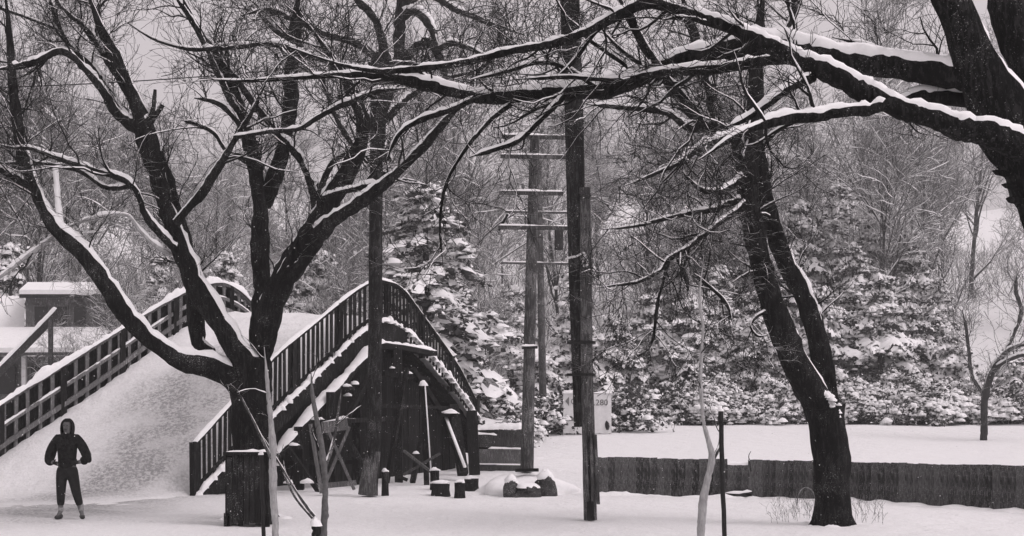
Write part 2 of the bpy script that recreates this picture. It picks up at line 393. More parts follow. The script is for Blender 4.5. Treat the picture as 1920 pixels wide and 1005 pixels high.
def resample(P, step=None, num=None):
    d = np.concatenate([[0], np.cumsum(np.linalg.norm(np.diff(P, axis=0), axis=1))])
    k = num or max(2, int(d[-1] / step) + 1)
    t = np.linspace(0, d[-1], k)
    return np.stack([np.interp(t, d, P[:, i]) for i in range(3)], 1), t / d[-1]
def at_frac(P, fr):
    d = np.linspace(0, 1, len(P)); return np.stack([np.interp(fr, d, P[:, i]) for i in range(3)], -1)
def ribbon(P, w, t, off=(0, 0, 0)):
    """rectangular section swept along P (w across, t upward), as one mesh"""
    P = P + np.array(off)
    T = nrm(np.gradient(P, axis=0)); Sd = nrm(np.cross(T, Z)); U = Z[None]
    v = np.stack([P - Sd * w / 2 - U * t / 2, P + Sd * w / 2 - U * t / 2, P + Sd * w / 2 + U * t / 2, P - Sd * w / 2 + U * t / 2], 1)
    m = MB(); k = len(P)
    f = [[i * 4 + a, i * 4 + (a + 1) % 4, (i + 1) * 4 + (a + 1) % 4, (i + 1) * 4 + a] for i in range(k - 1) for a in range(4)]
    m.add(v.reshape(-1, 3), f); m.add(v[[0, -1]].reshape(-1, 3), [[3, 2, 1, 0], [4, 5, 6, 7]])
    return m
def snow_ridge(P, w, h, seed=0, thresh=-9):
    """rounded snow lying on a rail"""
    g = np.random.default_rng(seed)
    P, _ = resample(P, .09)
    k = len(P); T = nrm(np.gradient(P, axis=0)); Sd = nrm(np.cross(T, Z))
    nz = np.convolve(g.normal(0, 1, k + 6), np.ones(5) / 5, 'same')[3:-3]
    hh = h * np.clip(1 + .9 * nz, .25, 2.2); ww = w / 2 * np.clip(1 + .35 * nz, .6, 1.3)
    hh[[0, -1]] *= .2
    q = np.array([-1.02, -.95, -.5, 0, .5, .95, 1.02]); hq = np.array([-.15, .35, .92, 1.05, .92, .35, -.15])
    v = P[:, None] + Sd[:, None] * (ww[:, None] * q[None])[..., None] + Z[None, None] * (hh[:, None] * hq[None])[..., None]
    i = (np.arange(k - 1)[:, None] * 7 + np.arange(6)[None]).ravel()
    m = MB(); m.add(v.reshape(-1, 3), np.stack([i, i + 1, i + 8, i + 7], -1)); return m

def picket_mesh(w, t, name, mt, seed):
    g = np.random.default_rng(seed)
    m = MB(); h = .5
    v = np.array([[-w/2, -t/2, 0], [w/2, -t/2, 0], [w/2, t/2, 0], [-w/2, t/2, 0], [-w/2, -t/2, 1], [w/2, -t/2, 1], [w/2, t/2, 1], [-w/2, t/2, 1]])
    v[:, :2] *= g.uniform(.88, 1.1, (8, 1))
    m.add(v, [[0,3,2,1],[4,5,6,7],[0,1,5,4],[1,2,6,5],[2,3,7,6],[3,0,4,7]])
    return m.build(name, mt, mesh_only=True, smooth=False)
PK = [picket_mesh(.09, .03, 'picket', M_WOOD, s) for s in range(4)]
PKL = [picket_mesh(.09, .04, 'baluster', M_GREYWOOD, s + 9) for s in range(3)]
PST = [picket_mesh(.15, .15, 'post', M_WOOD, s + 20) for s in range(2)]
def uprights(B, Tp, meshes, name, step, parent, lo=0., hi=0., jitter=.02):
    Q, fr = resample(B, step)
    base = Q; ix = np.interp(fr, np.linspace(0, 1, 200), np.linspace(0, 1, 200))
    # top point at the same place along the run
    dB = np.concatenate([[0], np.cumsum(np.linalg.norm(np.diff(B, axis=0), axis=1))]); dB /= dB[-1]
    par = np.interp(fr, dB, np.linspace(0, 1, len(B)))
    top = at_frac(Tp, par)
    Tn = nrm(np.gradient(base, axis=0))
    for k in range(len(Q)):
        z0 = base[k, 2] + lo + random.uniform(-jitter, jitter); z1 = top[k, 2] + hi + random.uniform(-jitter, jitter)
        a = math.atan2(Tn[k, 1], Tn[k, 0])
        link(name, meshes[k % len(meshes)], parent, (base[k, 0], base[k, 1], z0), (0, random.uniform(-.015, .015), a), (1, 1, max(.1, z1 - z0)))
# right railing
uprights(RB, RT, PK, 'picket', .2, br, -.12, -.05)
uprights(RB, RT, PST, 'post', 1.75, br, -.25, .0)
chunk(br, 'top_rail', ribbon(resample(RT, .2)[0], .12, .07, (0, 0, -.035)), M_WOOD, False)
chunk(br, 'mid_rail', ribbon(resample(RB, .2)[0], .06, .08, (.05, 0, .16)), M_WOOD, False)
chunk(br, 'rail_snow', snow_ridge(RT, .15, .055, 1), M_SNOW)
side = np.array([.92, -.38, 0])                     # outward (towards the camera, right) from the right edge
SG = resample(RB[:86], .2)[0]
chunk(br, 'stringer', ribbon(SG + side * .07, .12, .44, (0, 0, -.26)), M_WOOD, False)
chunk(br, 'edge_snow', snow_ridge(resample(RB, .1)[0] + side * .10, .15, .08, 2), M_SNOW)
# snow lumps at the foot of the pickets
lm = MB()
def lump(mb, c, r, g, flat=.6, k=9):
    """small rounded heap of snow"""
    th = np.arange(k) * 2 * math.pi / k + g.uniform(0, 1)
    rows = [(1.0, -.15), (.92, .28), (.62, .7), (.25, .95)]
    v = []
    for a, b in rows:
        q = a * g.uniform(.72, 1.22, k)
        v.append(np.stack([np.cos(th) * q * r[0], np.sin(th) * q * r[1], np.full(k, b * r[2]) * g.uniform(.65, 1.2, k)], 1))
    v = np.vstack(v + [np.array([[0, 0, r[2]]])])
    f = [[i * k + a, i * k + (a + 1) % k, (i + 1) * k + (a + 1) % k, (i + 1) * k + a] for i in range(3) for a in range(k)]
    s0 = mb.n
    mb.add(v + np.array(c), f); mb.add(v[-1 - k:] + np.array(c), [[a, (a + 1) % k, k] for a in range(k)])
for p in resample(RB, .3)[0]:
    lump(lm, p + side * .12 + np.array([0, 0, -.03]), rng.uniform(.05, .13) * np.array([1, 1, 1.5]), rng)
chunk(br, 'snow_heaps', lm, M_SNOW, True, 'stuff')
# lower ledge
LG = curve3([(505, 850, 32.6), (560, 786, 33.4), (620, 722, 34.3), (690, 650, 35.4), (725, 645, 35.9), (800, 658, 37.4)], 8)
LG = LG + side * .15
chunk(br, 'ledge_beam', ribbon(resample(LG, .25)[0], .30, .12, (0, 0, -.08)), M_WOOD, False)
chunk(br, 'ledge_snow', snow_ridge(LG, .34, .09, 3), M_SNOW)
for px, py, Y in ((575, 790, 33.5), (530, 838, 32.9), (630, 728, 34.4)):
    mb = MB(); p = at(px, py, Y) + side * .25; mb.box(p, (.5, .12, .09)); chunk(br, 'joist_end', mb, M_WOOD, False)
    mb = MB(); lump(mb, p + np.array([0, 0, .045]), np.array([.22, .1, .07]), rng); chunk(br, 'joist_snow', mb, M_SNOW)
# boarded side under the arch: every board a part
bk = [picket_mesh(.24, .05, 'side_board', m_, s + 40) for s, m_ in enumerate((M_WOOD, M_WOOD, M_WOOD, M_WOOD))]
Wc = np.vstack([RB[14:138]]) - side * .75
Q, fr = resample(Wc, .25)
for k, p in enumerate(Q):
    zt = p[2] - .35
    z0 = min(-.05 + g1(p[0], p[1]), zt - .2)
    T_ = Q[min(k + 1, len(Q) - 1)] - Q[max(k - 1, 0)]
    link('side_board', bk[k % 4], br, (p[0] + random.uniform(-.02, .02), p[1], z0), (0, 0, math.atan2(T_[1], T_[0])), (1, random.uniform(.8, 1.3), zt - z0))
# abutment bracket by the first post: solid triangle below the deck edge
mb = MB()
tri = np.array([RB[1], RB[9], RB[9] * np.array([1, 1, 0]), RB[1] * np.array([1, 1, 0])]) + side * .05
tri[1, 2] -= .12; tri[0, 2] -= .1
mb.add(np.vstack([tri, tri - side * .1]), [[0, 1, 2, 3], [7, 6, 5, 4], [0, 4, 5, 1], [2, 6, 7, 3], [1, 5, 6, 2], [3, 7, 4, 0]])
chunk(br, 'abutment', mb, M_WOOD, False)
# trestle posts and braces in front of the boards
def timber(pts, w, t, mt=M_WOOD, snow=0):
    a = at(*pts[0]); b = at(*pts[1])
    mb = MB(); mb.bar(a, b, w, t); o = chunk(br, 'trestle_post' if abs(pts[0][0] - pts[1][0]) < 12 else 'brace', mb, mt, False)
    return o
timber([(746, 648, 35.9), (748, 905, 35.9)], .22, .2)
timber([(668, 690, 34.8), (670, 915, 34.8)], .25, .2)
timber([(560, 800, 33.0), (562, 925, 33.0)], .2, .2)
timber([(620, 735, 33.7), (622, 925, 33.7)], .2, .2)
timber([(884, 770, 38.2), (890, 890, 38.2)], .3, .3)
timber([(850, 760, 37), (868, 890, 36.2)], .25, .2)
timber([(540, 840, 32.6), (600, 925, 32.4)], .12, .1)
timber([(640, 800, 33.6), (700, 905, 33.6)], .12, .1)
timber([(757, 845, 34.5), (815, 890, 34.2)], .07, .06, M_WOOD2)
timber([(757, 890, 34.3), (825, 850, 34.6)], .07, .06, M_WOOD2)
for k_, (a_, b_, w_) in enumerate((((520, 868, 33.0), (660, 866, 34.3), .1), ((610, 790, 33.9), (740, 785, 35.6), .12), ((715, 700, 35.4), (800, 712, 37.0), .12), ((690, 760, 34.8), (835, 765, 36.8), .1),
        ((770, 690, 36.2), (842, 800, 37.0), .12), ((700, 680, 35.2), (640, 800, 34.0), .1), ((760, 690, 35.8), (722, 905, 35.0), .1), ((805, 740, 36.9), (770, 905, 35.4), .12), ((650, 850, 33.8), (760, 900, 34.4), .08))):
    mb = MB(); mb.bar(at(*a_) + side * .05, at(*b_) + side * .05, w_, w_); chunk(br, 'cross_timber', mb, M_WOOD, False)
for x_, y_, Y_ in ((665, 720, 34.6), (700, 668, 35.2), (735, 690, 35.7), (765, 700, 36.1), (652, 742, 34.5), (612, 802, 33.8), (520, 872, 32.7), (575, 905, 32.0), (780, 850, 35.2), (540, 905, 32)):
    mb = MB(); lump(mb, at(x_, y_, Y_), rng.uniform(.05, .13) * np.array([1.3, 1, .8]), rng); chunk(br, 'snow_lump', mb, M_SNOW)
# left railing: top rail, middle rail, bottom rail, balusters and posts
uprights(LB, LT, PKL, 'baluster', .36, br, -.1, -.04)
IB = [picket_mesh(.185, .025, 'infill_board', M_WOOD, s + 60) for s in range(3)]
off_ = np.array([-.09, .09, 0])
uprights(LB + off_, LT + off_, IB, 'infill_board', .2, br, .04, -.1)
uprights(LB, LT, PST, 'post', 1.8, br, -.2, .0)
LM = LB * .48 + LT * .52
chunk(br, 'top_rail', ribbon(resample(LT, .2)[0], .13, .08, (0, 0, -.04)), M_WOOD2, False)
chunk(br, 'mid_rail', ribbon(resample(LM, .2)[0], .08, .10), M_GREYWOOD, False)
chunk(br, 'bottom_rail', ribbon(resample(LB, .2)[0], .10, .12, (.02, -.02, .16)), M_GREYWOOD, False)
chunk(br, 'rail_snow', snow_ridge(LT, .19, .12, 5), M_SNOW)
chunk(br, 'mid_rail_snow', snow_ridge(LM + np.array([0, 0, .035]), .09, .035, 6), M_SNOW)
LS = np.vstack([LB]) + np.array([-.1, .1, -.25])
chunk(br, 'stringer', ribbon(resample(LS, .2)[0], .12, .5), M_WOOD, False)
# boarded left side below the deck
Q, fr = resample(LB[20:120] + np.array([-.03, .05, 0]), .25)
for k, p in enumerate(Q):
    zt = p[2] - .3; z0 = min(g1(p[0], p[1]) - .05, zt - .1)
    T_ = Q[min(k + 1, len(Q) - 1)] - Q[max(k - 1, 0)]
    link('side_board', bk[k % 4], br, (p[0], p[1], z0), (0, 0, math.atan2(T_[1], T_[0])), (1, 1, zt - z0))

# things standing under the bridge
def standing_post(px, y0, y1, Y, w, label, mt=M_WOOD2, cap=.12, dx=0):
    b = at(px, y1, Y); b[2] = min(b[2], g1(b[0], b[1])) if abs(b[2]) < .3 else b[2]
    t = thing('wooden_post', label, 'post', b)
    mb = MB(); top = at(px + dx, y0, Y); mb.bar(b, top, w, w); chunk(t, 'post_body', mb, mt, False)
    mb = MB(); lump(mb, top, np.array([w * .9, w * .9, cap]), rng); chunk(t, 'snow_cap', mb, M_SNOW)
    return t
t = standing_post(800, 722, 905, 34.6, .13, 'tall post whitened with snow along its right edge under the bridge', M_WOOD, .12, -6)
mb = MB(); a = at(794, 722, 34.6); b = at(806, 898, 34.6); mb.bar(a + np.array([.045, -.07, 0]), b + np.array([.045, -.07, 0]), .07, .03); chunk(t, 'snow_streak', mb, M_SNOW)
for px, y0, y1, Y, w, lb in ((826, 906, 934, 30.9, .42, 'broad low stump capped with snow right of the tall whitened post'),
                             (815, 882, 912, 32.6, .22, 'small stump with a knob of snow beside the tall whitened post'),
                             (862, 904, 936, 30.4, .24, 'dark stump with flat snow cap in front of the slanting prop'),
                             (884, 897, 915, 32.2, .34, 'snow capped stump rightmost of those under the bridge'),
                             (722, 884, 922, 30.9, .16, 'short stake with a ball of snow against the thick dark pole')):
    b = at(px, y1, Y); b[2] = g1(b[0], b[1]) - .02
    t = thing('tree_stump', lb, 'stump', b)
    top = at(px, y0, Y)[2]
    P = np.array([[b[0], b[1], b[2]], [b[0], b[1], b[2] + (top - b[2]) * .5], [b[0], b[1], top]])
    mb = MB(); mb.tubes(P, np.array([w * .55, w * .48, w * .5]), 9); chunk(t, 'stump_body', mb, M_WOOD, True)
    mb = MB(); lump(mb, (b[0], b[1], top), np.array([w * .54, w * .5, .075]), rng); chunk(t, 'snow_cap', mb, M_SNOW)
t = thing('slanting_prop', 'slanting timber prop dusted with snow leaning right under the bridge', 'timber prop', at(866, 866, 34.5))
mb = MB(); mb.bar(at(834, 785, 35.2), at(870, 880, 34.3), .12, .12); chunk(t, 'prop', mb, M_WOOD, False)
mb = MB(); mb.bar(at(836, 782, 35.1) , at(872, 876, 34.2), .07, .04); chunk(t, 'snow_streak', mb, M_SNOW)
mb = MB(); mb.box(at(843, 778, 35.1), (.42, .25, .1)); chunk(t, 'cross_block', mb, M_WOOD, False)
mb = MB(); lump(mb, at(843, 774, 35.1), np.array([.24, .16, .1]), rng); chunk(t, 'snow_cap', mb, M_SNOW)
# barricade with crossed legs
bc = thing('barricade', 'grey wooden trestle barricade with crossed legs under the bridge', 'barricade', at(630, 920, 31))
for a, b in (((655, 800, 31.2), (603, 925, 31)), ((612, 800, 31), (664, 918, 31.2)), ((582, 795, 31.0), (603, 925, 30.9))):
    mb = MB(); mb.bar(at(*a), at(*b), .08, .06); chunk(bc, 'leg', mb, M_GREYWOOD, False)
mb = MB(); mb.bar(at(604, 802, 30.95), at(652, 795, 31.1), .05, .25); chunk(bc, 'crossboard', mb, M_GREYWOOD, False)
mb = MB(); mb.bar(at(596, 912, 31), at(668, 905, 31.2), .05, .12); chunk(bc, 'foot_rail', mb, M_GREYWOOD, False)
mb = MB(); mb.add(*(lambda m: (np.concatenate(m.v), np.concatenate(m.f)))(snow_ridge(np.array([at(604, 791, 30.95), at(628, 788, 31.0), at(652, 783, 31.1)]), .07, .04, 8))); chunk(bc, 'board_snow', mb, M_SNOW)

# low timber retaining wall at the far end of the bridge
rw = thing('retaining_wall', 'low stacked timber wall under snow slabs at the bridge foot', 'wall', at(940, 870, 41))
for k, (y0, y1) in enumerate(((806, 838), (842, 868), (872, 892))):
    mb = MB(); a = at(895, (y0 + y1) / 2, 40.6); b = at(984, (y0 + y1) / 2 + 1, 40.4 + k * .02)
    mb.bar(a, b, .4, (y1 - y0) / F * 40.5); chunk(rw, 'timber', mb, M_WOOD2 if k != 1 else M_GREYWOOD, False)
chunk(rw, 'snow_slab', snow_ridge(np.array([at(892, 805, 40.5), at(940, 803, 40.5), at(986, 803, 40.4)]), .75, .13, 11), M_SNOW)
chunk(rw, 'ledge_snow', snow_ridge(np.array([at(890, 814, 40.2), at(912, 814, 40.2), at(932, 816, 40.2)]), .25, .06, 12), M_SNOW)
chunk(rw, 'ledge_snow', snow_ridge(np.array([at(915, 841, 40.2), at(950, 841, 40.2), at(984, 842, 40.1)]), .2, .03, 13), M_SNOW)

# ------------------------------------------------------------------ low board wall on the right
lw = thing('board_wall', 'long low dark wall of rough upright boards along the snow field', 'wall', (2.1, 30.8, 0))
wp = np.array([[1.75, 30.9, 0], [5.6, 30.7, 0], [5.75, 30.66, 0], [9.6, 27.0, 0], [12.5, 24.2, 0]])
WB = []
for s in range(8):
    g = np.random.default_rng(100 + s); w = .162
    mb = MB(); v = np.array([[-w/2, -.03, 0], [w/2, -.03, 0], [w/2, .03, 0], [-w/2, .03, 0], [-w/2, -.03, 1], [w/2, -.03, 1], [w/2, .03, 1], [-w/2, .03, 1]])
    v[:, 0] += g.uniform(-.008, .008, 8); v[4:, 2] += g.uniform(-.012, .012, 4); v[:, 1] += g.uniform(-.012, .012)
    mb.add(v, [[0,3,2,1],[4,5,6,7],[0,1,5,4],[1,2,6,5],[2,3,7,6],[3,0,4,7]])
    WB.append(mb.build('wall_board', M_BOARDS, mesh_only=True, smooth=False))
Q, fr = resample(wp, .155)
for k, p in enumerate(Q):
    T_ = Q[min(k + 1, len(Q) - 1)] - Q[max(k - 1, 0)]
    px = HX + p[0] / p[1] * F
    h = .83 + .06 * sstep(29, 26, p[1]) if not (1358 < px < 1408) else .70
    off = 0
    z0 = g1(p[0], p[1]) - .06
    link('wall_board', WB[random.randrange(8)], lw, (p[0], p[1] + off + random.uniform(-.012, .012), z0), (random.uniform(-.01, .01), 0, math.atan2(T_[1], T_[0])), (1, 1, h + .06 + random.uniform(-.004, .004)))
nt_ = np.array([at(1360, 880, 30.85), at(1385, 881, 30.85), at(1409, 881, 30.85)]); nt_[:, 2] = .71 - .0
chunk(lw, 'notch_snow', snow_ridge(nt_, .2, .07, 21), M_SNOW)
chunk(lw, 'ledge_snow', snow_ridge(np.array([at(1360, 924, 30.6), at(1385, 925, 30.6), at(1409, 921, 30.6)]), .12, .04, 22), M_SNOW)
mb = MB(); mb.bar(at(1358, 928, 30.6), at(1410, 928, 30.6), .1, .05); chunk(lw, 'ledge', mb, M_WOOD, False)

Q, fr = resample(wp + np.array([-.03, -.16, 0]), .22); Q[:, 2] = gz(Q[:, 0], Q[:, 1]) - .02
chunk(lw, 'drifted_snow', snow_ridge(Q, .5, .06, 31), M_SNOW)
# ------------------------------------------------------------------ hand-laid trees
TOT = {}
class Tree:
    def __init__(s, name, label, base, Y, bark=M_BARK, twig=M_TWIG, cat='tree', seed=1, group=None):
        b = at(base[0], base[1], Y); b[2] = g1(b[0], b[1])
        s.t = thing(name, label, cat, b, group); s.Y = Y; s.bark = bark; s.twig = twig; s.L = []; s.g = np.random.default_rng(seed)
    def limb(s, pts, name='limb', snow=.8, k=10, wob=1.0, sp=1.0, tex=True):
        """pts: (px, py, width in photo px, depth offset)"""
        pts = [(p + (0,))[:4] if len(p) == 3 else p for p in pts]
        q = catmull([np.concatenate([at(x, y, s.Y + d), [w / 2 / F * (s.Y + d)]]) for x, y, w, d in pts], 9)
        d = np.concatenate([[0], np.cumsum(np.linalg.norm(np.diff(q[:, :3], axis=0), axis=1))])
        r_ = np.median(q[:, 3]); st = max(.05, min(.16, r_ * .9))
        n_ = max(6, int(d[-1] / st)); t_ = np.linspace(0, d[-1], n_)
        q = np.stack([np.interp(t_, d, q[:, i]) for i in range(4)], 1)
        P, R = q[:, :3], np.maximum(q[:, 3], .006)
        a = s.g.normal(0, 1, (n_ + 12, 4))
        a = np.stack([np.convolve(a[:, i], np.ones(7) / 7, 'same')[6:-6] for i in range(4)], 1)
        P = P + a[:, :3] * R[:, None] * .35 * wob
        R = R * np.clip(1 + a[:, 3] * .28 * wob, .7, 1.35)
        if name != 'trunk' and name != 'stub': R = R * np.clip((1 - np.linspace(0, 1, n_)) / .14, .3, 1)
        mb = MB(); mb.tubes(P, R, k, ref=(0.02, 1, 0.05))
        # knobbly bark surface
        v = mb.v[0].reshape(n_, k, 3); dirs = nrm(v - P[:, None])
        v += dirs * (R[:, None] * (s.g.normal(0, .05, (n_, k)) + .06 * s.g.normal(0, 1, (1, k))))[..., None]
        mb.v[0] = v.reshape(-1, 3)
        o = chunk(s.t, name, mb, s.bark)
        if snow > 0:
            sm = MB(); snow_strip(sm, P, R, snow * .72, .006, g=s.g)
            so = sm.build('snow', M_SNOW); so.parent = o; so.matrix_parent_inverse = (o.matrix_parent_inverse).inverted() @ o.matrix_parent_inverse
            so.matrix_parent_inverse = Vector((0, 0, 0)) and so.matrix_parent_inverse
        s.L.append((P, R, sp)); return o
    def twigs(s, c1=9, L1=1.5, c2=7, L2=.8, c3=4, L3=.4, up=.35, tmin=.3, dens=1.0, rmin=.004, name='twigs', snowr=.011):
        mb = MB(); A, B = [], []
        for P, R, sp in s.L:
            ln = np.linalg.norm(np.diff(P, axis=0), axis=1).sum()
            c = max(0, int(round(c1 * sp * dens * ln / 3)))
            if c == 0: continue
            p, r = spawn(P[None], np.minimum(R, .05)[None], c, tmin, L1, 1.0, .8, up, 8, .45, rmin * 2, .2, g=s.g)
            A.append(p); B.append(r)
        p1, r1 = np.concatenate(A), np.concatenate(B)
        p2, r2 = spawn(p1, r1, c2, .15, L2, .9, .8, up * .7, 6, .6, rmin * 1.3, .2, g=s.g)
        p3, r3 = spawn(p2, r2, c3, .15, L3, .9, .8, up * .5, 4, .7, rmin, .2, g=s.g)
        mb.tubes(p1, r1, 5, cap=False); mb.tubes(p2, r2, 4, cap=False); mb.tubes(p3, r3, 3, cap=False)
        kk = s.g.random(len(p1)) < .6; p1, r1 = p1[kk], r1[kk]
        chunk(s.t, name, mb, s.twig, True, 'stuff')
        sm = MB(); snow_strip(sm, p1, r1, .6, .005, seg=5, g=s.g); chunk(s.t, 'twig_snow', sm, M_SNOW, True, 'stuff')

def no_z(o): return o

# left multi-stemmed tree
T1 = Tree('bare_tree', 'dark many-stemmed bare tree forking low beside the bridge', (478, 975), 25.0, seed=11)
T1.limb([(476, 990, 74), (476, 900, 66), (472, 820, 66), (470, 750, 68), (470, 700, 66), (475, 670, 50)], 'trunk', 0, 14, .6, 0)
T1.limb([(460, 730, 50), (425, 700, 44), (385, 688, 40, -.2), (330, 672, 36, -.4), (275, 632, 34, -.6), (232, 585, 32, -.8), (195, 525, 31, -.9), (150, 470, 30, -1), (100, 420, 28, -1), (62, 350, 26, -.9), (42, 280, 22, -.8), (30, 200, 18, -.7), (20, 100, 16, -.6), (8, -30, 13, -.5)], 'limb', .55, 12)
T1.limb([(475, 720, 52), (448, 670, 46), (415, 615, 44), (375, 550, 40), (342, 470, 38, .1), (312, 380, 36, .1), (292, 310, 34, .1), (272, 250, 34, .1), (252, 190, 28), (225, 120, 26), (190, 50, 24), (160, -30, 20)], 'limb', .45, 12)
T1.limb([(272, 245, 26), (240, 228, 20), (215, 208, 17, -.2), (190, 168, 15, -.3), (160, 130, 12, -.4), (115, 98, 12, -.5), (50, 122, 11, -.6), (-20, 132, 9, -.7)], snow=1.1)
T1.limb([(235, 225, 16), (205, 175, 15, .1), (170, 122, 13, .2), (140, 95, 10, .3), (110, 50, 8, .4), (90, -10, 6, .4)], snow=.9)
T1.limb([(262, 225, 18, .1), (235, 165, 17, .2), (205, 120, 15, .2), (165, 60, 13, .3), (120, 20, 10, .3), (90, -30, 8, .3)], snow=.8)
T1.limb([(276, 245, 15), (290, 220, 13), (305, 198, 10)], 'stub', 0, 8, 1, 0)
T1.limb([(276, 245, 11), (288, 200, 9), (291, 168, 6)], 'stub', 0, 8, 1, 0)
T1.limb([(400, 660, 16, .3), (378, 645, 24, .4), (368, 590, 30, .5), (362, 530, 32, .5), (348, 460, 28, .4), (330, 390, 24, .4), (312, 320, 18, .3), (300, 280, 12, .2)], 'limb', .4, 10)
T1.limb([(332, 418, 16, -.2), (350, 395, 16, -.3), (385, 350, 15, -.4), (420, 295, 14, -.5), (440, 262, 12, -.5), (470, 215, 9, -.6), (500, 150, 7, -.6)], snow=.4)
T1.limb([(420, 280, 8, -.5), (400, 250, 8, -.5), (370, 235, 7, -.6), (340, 225, 5, -.6)], snow=.9)
T1.limb([(340, 480, 18), (310, 452, 15, -.2), (278, 410, 14, -.4), (255, 360, 13, -.5), (225, 335, 12, -.6), (165, 315, 11, -.8), (110, 298, 10, -.9), (60, 280, 8, -1), (-10, 276, 7, -1)], snow=1.1)
T1.bark = M_SAP; T1.limb([(320, 478, 9), (290, 460, 7, -.3), (262, 432, 6, -.4), (240, 405, 6, -.5), (205, 404, 7, -.6), (160, 414, 7, -.7), (115, 434, 7, -.8), (60, 474, 7, -.9), (-30, 545, 7, -1)], snow=1.6, sp=.5); T1.bark = M_BARK
T1.limb([(245, 350, 9, -.5), (200, 352, 8, -.6), (150, 322, 7, -.6), (80, 308, 7, -.8), (-10, 306, 6, -.9)], snow=1.2)
T1.limb([(62, 352, 14, -.9), (30, 335, 13, -.9), (-10, 312, 12, -1)], snow=1.2)
T1.limb([(115, 425, 12, -1), (108, 370, 12, -1), (103, 312, 10, -1)], 'stub', 0, 8, .6, 0).data.materials[0] = M_SNOW
# centre stem
T1.limb([(490, 730, 46, .2), (492, 660, 46, .3), (494, 600, 44, .4), (494, 520, 34, .5), (494, 440, 32, .6), (492, 380, 30, .6), (478, 320, 26, .6), (462, 260, 24, .6), (448, 200, 20, .7), (432, 150, 20, .7), (405, 105, 18, .8), (370, 55, 16, .8), (330, -20, 12, .8)], 'limb', .5, 12)
T1.limb([(492, 385, 30, .7), (512, 330, 30, .8), (532, 270, 28, .9), (544, 200, 26, 1), (548, 120, 24, 1.1), (556, 40, 20, 1.2), (562, -30, 16, 1.2)], 'limb', .4, 12)
T1.limb([(448, 215, 15, .6), (420, 165, 12, .5), (395, 110, 10, .4), (360, 40, 9, .3), (320, -20, 7, .3)], snow=.6)
T1.limb([(455, 240, 10, .5), (425, 205, 9, .4), (400, 190, 8, .3), (365, 184, 7, .2)], snow=.9)
T1.limb([(470, 300, 9, .6), (455, 296, 9, .5), (438, 288, 8, .4)], snow=1.6)
# right-hand limb and its forks
T1.limb([(492, 650, 40, .1), (498, 600, 44, 0), (515, 555, 46, -.1), (548, 500, 44, -.2), (578, 455, 44, -.3), (602, 410, 40, -.3), (625, 370, 34, -.3), (650, 335, 30, -.3), (668, 295, 28, -.3), (680, 262, 24, -.3), (676, 220, 17, -.2), (655, 175, 15, -.1), (638, 130, 13, 0), (600, 80, 10, .1), (560, 20, 8, .2)], 'limb', .3, 12)
T1.limb([(585, 450, 30, -.4), (610, 428, 26, -.6), (645, 402, 24, -.8), (690, 370, 21, -1), (720, 345, 19, -1.1), (760, 310, 17, -1.2), (800, 265, 15, -1.3), (840, 220, 13, -1.4), (885, 185, 10, -1.5)], snow=.6)
T1.limb([(598, 420, 18, 0), (588, 350, 20, .2), (566, 302, 17, .4), (540, 272, 15, .5), (510, 235, 14, .6), (478, 195, 13, .6), (445, 150, 12, .6), (410, 105, 11, .7)], snow=.6)
T1.limb([(600, 385, 14, .1), (605, 345, 12, .1), (625, 305, 11, 0), (650, 290, 10, -.1), (672, 290, 10, -.2), (690, 305, 10, -.2)], snow=1.2)
T1.limb([(606, 372, 10, -.5), (640, 360, 10, -.7), (690, 350, 9, -.9), (718, 343, 8, -1)], snow=1.3)
T1.limb([(440, 258, 7, -.7), (500, 248, 8, -.8), (560, 240, 8, -.9), (600, 218, 9, -1), (650, 193, 9, -1.1), (710, 172, 9, -1.2), (760, 165, 8, -1.3)], snow=1.3)
T1.limb([(500, 600, 14, -.2), (520, 530, 12, -.4), (545, 470, 10, -.6), (548, 440, 8, -.6)], snow=.6)
T1.limb([(235, 40, 2, .5), (285, 72, 4, .4), (350, 92, 7, .3), (400, 92, 9, .3), (450, 88, 9, .2), (520, 85, 10, .1), (580, 105, 10, 0), (630, 120, 9, -.1), (700, 128, 9, -.2)], snow=1.4)
T1.limb([(-20, 8, 6), (40, 30, 5, .3), (120, 60, 5, .5)], snow=1.2)
T1.twigs(8, 1.25, 7, .7, 4, .36, up=.3, tmin=.35)

# centre-right forked tree
T2 = Tree('bare_tree', 'leaning two-stemmed dark tree rooted before the board wall', (1560, 985), 23.7, seed=23)
T2.limb([(1562, 1000, 84), (1562, 980, 76), (1560, 920, 70), (1556, 860, 67), (1553, 800, 66), (1545, 760, 72)], 'trunk', 0, 14, .5, 0)
T2.limb([(1548, 790, 54), (1530, 745, 50), (1502, 700, 50, -.1), (1475, 640, 48, -.2), (1452, 580, 46, -.3), (1432, 510, 44, -.3), (1415, 440, 44, -.3), (1402, 370, 42, -.2), (1400, 310, 38, -.1), (1410, 250, 34), (1414, 180, 34, .1), (1418, 100, 32, .2), (1425, 30, 30, .3), (1432, -30, 26, .3)], 'limb', .4, 12)
T2.limb([(1562, 790, 40, .2), (1552, 740, 38, .3), (1540, 680, 38, .4), (1528, 610, 36, .5), (1505, 550, 36, .6), (1475, 500, 34, .6), (1452, 450, 32, .5), (1438, 390, 30, .4), (1428, 330, 30, .3), (1424, 270, 26, .2), (1416, 220, 18, .1)], 'limb', .55, 12)
T2.limb([(1400, 335, 26, -.1), (1385, 275, 24), (1355, 245, 20, .1), (1320, 235, 17, .2), (1275, 190, 16, .3), (1235, 130, 16, .4), (1200, 70, 16, .5), (1170, 15, 13, .6), (1150, -30, 10, .6)], snow=.7)
T2.limb([(1345, 245, 18), (1335, 190, 22, .2), (1325, 130, 22, .4), (1300, 60, 20, .6), (1275, -20, 16, .8)], snow=.4)
